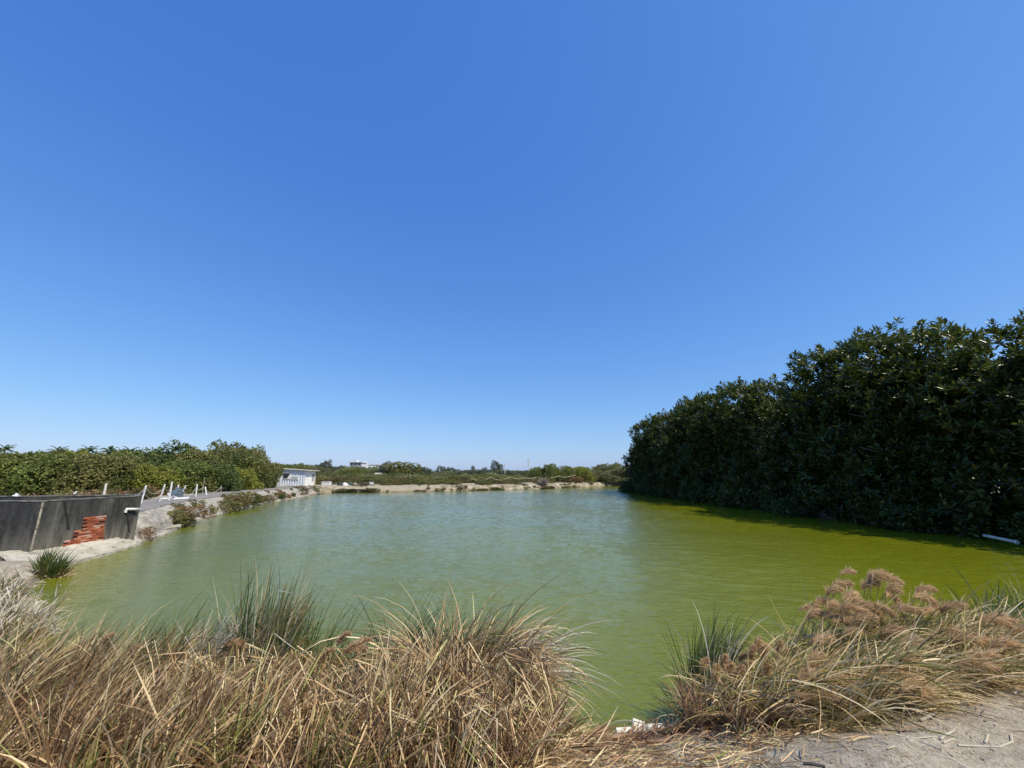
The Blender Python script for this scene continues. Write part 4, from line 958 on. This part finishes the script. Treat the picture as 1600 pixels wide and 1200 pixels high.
# ------------------------------------------------------------ leaning white pipes, ropes, aerator
POS = [((219.4, 789), (228.4, 758.4), .045, 'white_pvc', 'white leaning pipe touching the far corner of the tank'),
       ((248.2, 785.7), (257.8, 756.8), .045, 'white_pvc', 'white leaning pipe left of the aerator'),
       ((263.3, 783.6), (269, 752.7), .05, 'white_pvc', 'tallest white pipe, standing at the aerator'),
       ((280.5, 780.5), (290, 758.5), .045, 'white_pvc', 'white pipe leaning right, just right of the aerator'),
       ((305.5, 777.5), (308.3, 756.5), .045, 'white_pvc', 'nearly upright white pipe next to the wooden pole'),
       ((323, 774.7), (320.7, 760.6), .045, 'white_pvc', 'short white pipe leaning left, right of the wooden pole'),
       ((315.6, 774.4), (319.7, 746.2), .022, 'wood', 'thin tall wooden pole between two white pipes'),
       ((345, 771), (346, 758), .03, 'wood', 'short grey post right of the white pipes'),
       ((356, 768), (356.5, 759), .03, 'wood', 'small grey post farthest along the path')]
tops = []
for (b_, t_, r_, m_, lab) in POS:
    b = P(*b_, 1.0); t = PY(*t_, b.y); b.z = .98
    nm = 'leaning_pipe' if m_ == 'white_pvc' else 'wooden_post'
    o = MB().tube([(0, 0, 0), (t-b)*.5, t-b], r_, 9).build(nm, M[m_]); o.location = b
    tag(o, lab, 'pipe' if m_ == 'white_pvc' else 'post', 'leaning pipes and posts along the path'); tops.append(t)
def sag(name, a, b, s, mat, r, lab, grp):
    pts = [a.lerp(b, i/12)-Vector((0, 0, s*4*(i/12)*(1-i/12))) for i in range(13)]
    o = MB().tube([p-a for p in pts], r, 5).build(name, M[mat]); o.location = a; return tag(o, lab, 'rope', grp)
GR = 'ropes slung between the leaning pipes'
dz = Vector((0, 0, -.15))
sag('rope', PY(196, 770, tops[0].y-4), tops[0]+dz, .25, 'rope', .014, 'rope from the tank rim up to the first leaning pipe', GR)
sag('rope', tops[0]+dz, tops[1]+dz, .35, 'rope', .014, 'rope between the first two leaning pipes', GR)
sag('rope', tops[0]+dz*3, tops[1]+dz*3, .35, 'rope', .014, 'lower rope between the first two leaning pipes', GR)
sag('rope', tops[1]+dz, tops[2]+dz*4, .08, 'rope', .014, 'rope from the second leaning pipe to the tallest pipe', GR)
sag('rope', PY(277, 767, tops[3].y), tops[3]+dz*3, .15, 'rope', .014, 'rope from the aerator to the right-leaning pipe', GR)
sag('rope', tops[3]+dz*5, tops[4]+dz, .30, 'rope', .014, 'rope between the right-leaning pipe and the nearly upright one', GR)
sag('rope', tops[4]+dz, tops[6]+dz*5, .25, 'rope', .014, 'rope from the upright white pipe to the wooden pole', GR)
sag('rope', tops[6]+dz*5, tops[7]+dz, .5, 'rope', .016, 'rope hanging from the wooden pole to the short grey post', GR)
sag('rope', tops[7]+dz, tops[8]+dz, .15, 'rope', .014, 'rope between the two grey posts', GR)
c = P(272, 781, 1.0); ar = empty('aerator', c, 'small paddle aerator with white floats and a blue-grey motor, by the tallest pipe', 'aerator')
MB().box((0, .1, .45), (.34, .5, .34)).build('motor', M['motor'], ar, .03)
MB().box((0, .1, .72), (.14, .2, .2)).build('gear_box', M['motor'], ar, .02)
for sx_ in (-.45, .35): MB().tube([(sx_, -.55, .06), (sx_, .75, .06)], [.09, .09], 10).build('float', M['white_pvc'], ar)
MB().tube([(-.75, 0, .06), (.85, 0, .05)], .05, 8).build('float', M['white_pvc'], ar)
for a, b in (((-.5, 0, .42), (-.12, -.1, .1)), ((.02, -.1, .3), (.28, -.1, .1)), ((.05, .1, .8), (.05, .1, 1.0))): MB().tube([a, b], .045, 7).build('arm', M['white_pvc'], ar)
for k in range(6):
    a = k*math.pi/3; MB().box((.33*1, .1+.0, .45), (.03, .05, .05)) if False else None
wh = MB()
for k in range(6):
    a = k*math.pi/3; wh.box((.3, .1+.26*math.cos(a), .45+.26*math.sin(a)), (.16, .09, .09))
    wh.tube([(.3, .1, .45), (.3, .1+.26*math.cos(a), .45+.26*math.sin(a))], .015, 5)
wh.build('paddle_wheel', M['motor'], ar)
# small things along the tank's rim
v = PY(163, 770, 20.5); o = MB().tube([(0, 0, -.9), (0, 0, .45)], .05, 8).build('wooden_post', M['plank']); o.location = v; tag(o, 'pale post sticking up behind the tank above the brick patch', 'post', None)
for px, py, lab in [(25, 774, 'white rag lump on the tank rim near the left edge'), (117, 772, 'small white scrap on the back rim of the tank')]:
    v = PY(px, py, 15.6 if px < 50 else 17.5); mb = MB(); mb.box((0, 0, .02), (.16 if px < 50 else .10, .10, .05), .3, .02); mb.box((.02, 0, .07), (.07, .06, .07), .1, .02, .6)
    o = mb.build('scrap', M['white_pvc'], bevel=.015); o.location = (v.x, v.y, ZR+.04); tag(o, lab, 'scrap')
# ------------------------------------------------------------ shed
sx0, sx1 = PY(432, 758, 66.7).x, PY(475.5, 758, 66.7).x
sh = empty('metal_shed', ((sx0+sx1)/2, 66.7, 1.0), 'white corrugated metal shed with a sloping roof at the end of the path', 'shed')
Lx = sx1-sx0; DP = 3.2; hl, hr = 2.62, 2.30
mb = MB(); n = 44
for i in range(n+1):
    u = i/n; x = -Lx/2+u*Lx; off_ = .05 if (i % 4) in (1, 2) else 0; z = hl+(hr-hl)*u; mb.v += [(x, -off_, 0), (x, -off_, z)]
for i in range(n): mb.f.append((2*i, 2*i+2, 2*i+3, 2*i+1))
mb.build('front_wall', M['corrugated'], sh)
mb = MB(); mb.poly([(-Lx/2, .02, 0), (Lx/2, .02, 0), (Lx/2, .02, hr-.02), (-Lx/2, .02, hl-.02)], (0, DP, 0)); mb.build('wall', M['white_wall'], sh)
mb = MB(); NR = 40
for i in range(NR+1):
    u = i/NR; x = -Lx/2-.55+u*(Lx+1.15); z = hl+.10+(hr-hl)*(u*1.12-.06)+(.03 if i % 2 else 0); mb.v += [(x, -.32, z), (x, DP+.3, z+.0), (x, -.32, z-.06), (x, DP+.3, z-.06)]
for i in range(NR):
    a = 4*i; mb.f += [(a, a+4, a+5, a+1), (a+2, a+3, a+7, a+6), (a, a+2, a+6, a+4), (a+1, a+5, a+7, a+3)]
mb.f += [(0, 1, 3, 2), (4*NR, 4*NR+2, 4*NR+3, 4*NR+1)]
mb.build('roof', M['roof_metal'], sh)
wn = MB().box((-Lx/2+1.45, -.07, 1.55), (.95, .04, .85)).build('window', M['dark_glass'], sh)
MB().box((-Lx/2+1.45, -.10, 2.0), (1.05, .03, .06)).box((-Lx/2+1.45, -.10, 1.1), (1.05, .05, .06)).build('frame', M['white_wall'], wn)
MB().poly([(-Lx/2+1.6, -.12, 1.1), (-Lx/2+2.0, -.12, 1.9), (-Lx/2+2.1, -.12, 1.85), (-Lx/2+2.1, -.12, 1.1)], (0, .02, 0)).build('shutter', M['white_wall'], wn)
MB().box((.55, -.09, 1.2), (1.35, .04, .5)).build('panel', M['white_wall'], sh)
MB().box((.55, -.125, 1.28), (.95, .02, .12)).box((.55, -.125, 1.08), (1.1, .02, .05)).build('slot', M['grey_wall'], sh)
MB().box((Lx/2+.02, 1.5, 1.0), (.05, .9, 1.95)).build('door', M['white_wall'], sh)
MB().box((Lx/2+.06, 2.55, 1.3), (.08, .5, 1.0)).build('switch_box', M['grey_wall'], sh)
MB().tube([(Lx/2+.12, DP, 0), (Lx/2+.12, DP, hr)], .05, 6).build('down_pipe', M['plank'], sh)
mb = MB()
for i in range(13): mb.v += [(-Lx/2-1.35+i*.105, -.02-(.04 if i % 2 else 0), z) for z in (0, 1.1)]
for i in range(12): mb.f.append((2*i, 2*i+2, 2*i+3, 2*i+1))
mb.box((-Lx/2-.7, 1.2, .55), (1.25, 2.3, 1.06)); mb.box((-Lx/2-.7, .6, 1.9), (1.1, 1.0, .06)); mb.box((-Lx/2-.15, .2, 1.5), (.08, .08, .9)); mb.box((-Lx/2-1.2, .2, 1.4), (.08, .08, .7))
mb.build('annex', M['corrugated'], sh)
MB().box((-Lx/2-.55, -.05, 1.45), (.9, .05, .5)).build('annex_window', M['dark_glass'], sh)
# ------------------------------------------------------------ gear on the far bank
def at_far(px, Y, z=None):
    x = (px-800)/ray(px, 757)[1]*Y; return Vector((x, Y, gz(x, Y) if z is None else z))
v = at_far(510, 68.6, .95); r = empty('white_tub', v, 'white square tub standing on the far bank right of the shed', 'tub')
MB().box((0, 0, .34), (1.25, .8, .58), 0, .01, 1.06).build('body', M['white_pvc'], r, .04); MB().box((0, 0, .65), (1.38, .92, .07)).build('rim', M['white_pvc'], r, .02)
def heap(label, px, Y, sx_, sz_, mat, cat='net heap', name='net_heap'):
    v = at_far(px, Y); mb = MB(); k, l = 12, 6; rr = random.Random(px)
    rows_ = []
    for j in range(l+1):
        ph = j/l*math.pi/2; ring = []
        for i in range(k):
            a = 2*math.pi*i/k; q = math.cos(ph)*(1+rr.uniform(-.18, .18)); ring.append((q*sx_*math.cos(a), q*.5*math.sin(a), math.sin(ph)*sz_*(1+rr.uniform(-.2, .2))))
        rows_.append(ring)
    mb.v = [p for rg in rows_ for p in rg]
    for j in range(l):
        for i in range(k): mb.f.append((j*k+i, j*k+(i+1) % k, (j+1)*k+(i+1) % k, (j+1)*k+i))
    o = mb.build(name, M[mat], smooth=True); o.location = v; return tag(o, label, cat)
heap('black net heap nearest the white tub', 532, 69.3, .55, .55, 'black_net'); heap('white sack slumped right of the black net heap', 539, 69.3, .5, .42, 'white_pvc', 'sack', 'sack')
heap('dark green net heap in the middle of the bank gear', 547, 70.2, .75, .5, 'green_net'); heap('pale bundle at the end of the green net heap', 555, 70.3, .4, .36, 'plank', 'bundle', 'bundle')
heap('long black tarpaulin heap beside the white crate', 571, 71.2, 1.0, .46, 'black_net', 'tarpaulin', 'tarpaulin')
v = at_far(580, 71.3); r = empty('white_crate', v, 'small white crate at the right end of the black tarpaulin', 'crate'); MB().box((0, 0, .24), (.62, .5, .46), 0, .01).build('body', M['white_pvc'], r, .02); MB().box((0, 0, .49), (.68, .56, .05)).build('lid', M['white_pvc'], r, .01)
heap('small dark lump on the bank below the middle of the right rope', 811, 84.5, .45, .4, 'black_net', 'lump', 'dark_lump'); heap('dark lump left of the grey dead bush', 840, 86, .5, .5, 'black_net', 'lump', 'dark_lump'); heap('tiny dark lump on the bank under the rope, left of centre of the rope', 774, 80.5, .28, .35, 'black_net', 'lump', 'dark_lump')
for a, b, Y, lab in [(716, 748, 76, 'long pale plank edging the bank, leftmost of the three'), (776, 808, 82, 'pale plank on the bank between the dark lumps'), (812, 832, 85, 'pale plank just left of the grey dead bush')]:
    p, q = at_far(a, Y, 1.0), at_far(b, Y+(b-a)*.1, 1.0); p.z = q.z = 1.08
    o = MB().tube([Vector((0, 0, 0)), q-p], .09, 6).build('pale_plank', M['plank']); o.location = p; tag(o, lab, 'plank', 'pale planks edging the far bank')
def garland(label, pts, Y0, Y1, r):
    q = []
    for i, (px, py) in enumerate(pts): q.append(PY(px, py, Y0+(Y1-Y0)*i/(len(pts)-1)))
    # smooth through the points
    out = []
    for i in range(len(q)-1):
        p0, p1, p2, p3 = q[max(i-1, 0)], q[i], q[i+1], q[min(i+2, len(q)-1)]
        for k in range(5):
            t = k/5; out.append(.5*((2*p1)+(p2-p0)*t+(2*p0-5*p1+4*p2-p3)*t*t+(3*p1-p0-3*p2+p3)*t**3))
    out.append(q[-1]); a = out[0]
    o = MB().tube([p-a for p in out], r, 6).build('rope', M['yellow_rope']); o.location = a; return tag(o, label, 'rope', 'pale ropes slung along the far bank'), q
_, qa = garland('pale rope waving along the far bank left of centre', [(604, 752.5), (611, 751.5), (617, 748.8), (621, 751), (630, 749), (636, 750.5), (644, 752.8), (652, 752), (659, 749)], 79, 84, .036)
_, qb = garland('long pale rope in swags along the far bank right of centre', [(736, 747.5), (745, 750.3), (757, 750), (766, 745.8), (774, 749), (783, 750), (791, 748), (797, 745.5), (806, 748), (814, 748.2), (820, 746.5), (828, 748), (838, 746)], 84, 92, .036)
_, qc = garland('short pale rope right of the grey dead bush', [(860, 746.5), (868, 745.5), (875, 743.5), (881, 746), (890, 744.5), (899, 742)], 95, 100, .036)
for v_, lab in [(qa[2], 'stake under the left rope, at its first rise'), (qa[4], 'stake under the left rope, at its second rise'), (qa[8], 'stake at the right end of the left rope'), (qb[3], 'stake under the first rise of the long rope'), (qb[7], 'stake under the second rise of the long rope'), (qb[10], 'stake under the last rise of the long rope'), (qc[2], 'stake under the short rope'), (qb[0], 'stake at the left end of the long rope')]:
    z0 = gz(v_.x, v_.y); o = MB().tube([(0, 0, -.1), (0, 0, v_.z-z0)], .035, 6).build('stake', M['wood']); o.location = (v_.x, v_.y, z0); tag(o, lab, 'stake', 'stakes holding the pale ropes')
for px, top, Y, rr_, lab in [(825.5, 716, 118, .11, 'tall thin utility pole on the right part of the skyline'), (789, 724, 112, .12, 'shorter pale pole right of the tall grey-green tree')]:
    v = PY(px, top, Y); r = empty('utility_pole', (v.x, v.y, 1.0), lab, 'pole', 'poles on the skyline')
    MB().tube([(0, 0, 0), (0, 0, v.z-1.0)], [rr_*1.2, rr_*.8], 8).build('shaft', M['plank'], r)
    if px > 800: MB().box((0, 0, v.z-1.8), (.9, .08, .1)).build('crossarm', M['wood'], r)
# shelter roof in the scrub
v = PY(590, 744.5, 98); r = empty('shelter', (v.x, v.y, 1.2), 'small pale sheet-metal shelter roof in the far scrub', 'shelter')
h = PY(590, 742, 98).z-1.2; w_ = 2.1
MB().poly([(-w_/2, -.7, h-.25), (w_/2, -.7, h-.25), (w_/2-.15, .8, h+.4), (-w_/2+.1, .8, h+.4)], (0, 0, .06)).build('roof', M['roof_metal'], r)
for a, b in ((-.9, -.6), (.9, -.6), (-.85, .7), (.85, .7)): MB().tube([(a, b, 0), (a, b, h-.2 if b < 0 else h+.3)], .05, 6).build('post', M['wood'], r)
# ------------------------------------------------------------ white house far off
Y = 225; k_ = Y/651
v = PY(567, 735, Y); hs = empty('white_house', (v.x, Y, 1.0), 'distant flat-roofed house, grey upper storey and white wings, above the far scrub', 'house')
def zz(py): return PY(567, py, Y).z-1.0
def xx(px): return PY(px, 730, Y).x-v.x
def blk_(name, x0, x1, z0, z1, y0, dpt, mat, par=hs): return MB().box(((xx(x0)+xx(x1))/2, y0+dpt/2, (z0+z1)/2), (xx(x1)-xx(x0), dpt, z1-z0)).build(name, mat, par)
blk_('upper_storey', 546, 564.5, 0, zz(722.5), 0, 7, M['grey_wall']); blk_('roof_slab', 544, 566, zz(722.4), zz(721.3), -.4, 8, M['white_wall'])
blk_('wing', 565, 573.5, 0, zz(725.3), -.5, 7, M['white_wall']); blk_('wing', 573.7, 589, 0, zz(726.2), .6, 6.5, M['white_wall'])
blk_('parapet', 573.7, 589.2, zz(726.1), zz(725.6), .3, 7, M['white_wall'])
for x0, x1 in ((547.5, 551), (553, 556.5), (559, 563)): blk_('window', x0, x1, zz(726.5), zz(723.8), -.06, .1, M['dark_glass'])
for x0, x1 in ((567.5, 570.5),): blk_('window', x0, x1, zz(733), zz(730), -.56, .1, M['dark_glass'])
for x0, x1 in ((575, 579), (582, 586)): blk_('window', x0, x1, zz(733), zz(729.5), .54, .1, M['dark_glass'])
tk = MB().tube([(xx(554.5), 3, zz(721.2)), (xx(554.5), 3, zz(719.3)), (xx(554.5), 3, zz(718.8))], [.75, .75, .2], 12).build('roof_tank', M['white_pvc'], hs)
MB().tube([(xx(550), 3, zz(721.2)), (xx(550), 3, zz(719.5))], .35, 8).build('roof_tank', M['grey_wall'], hs)
MB().tube([(xx(578), 3, zz(726)), (xx(578), 3, zz(721.5))], .08, 5).build('antenna', M['wood'], hs)
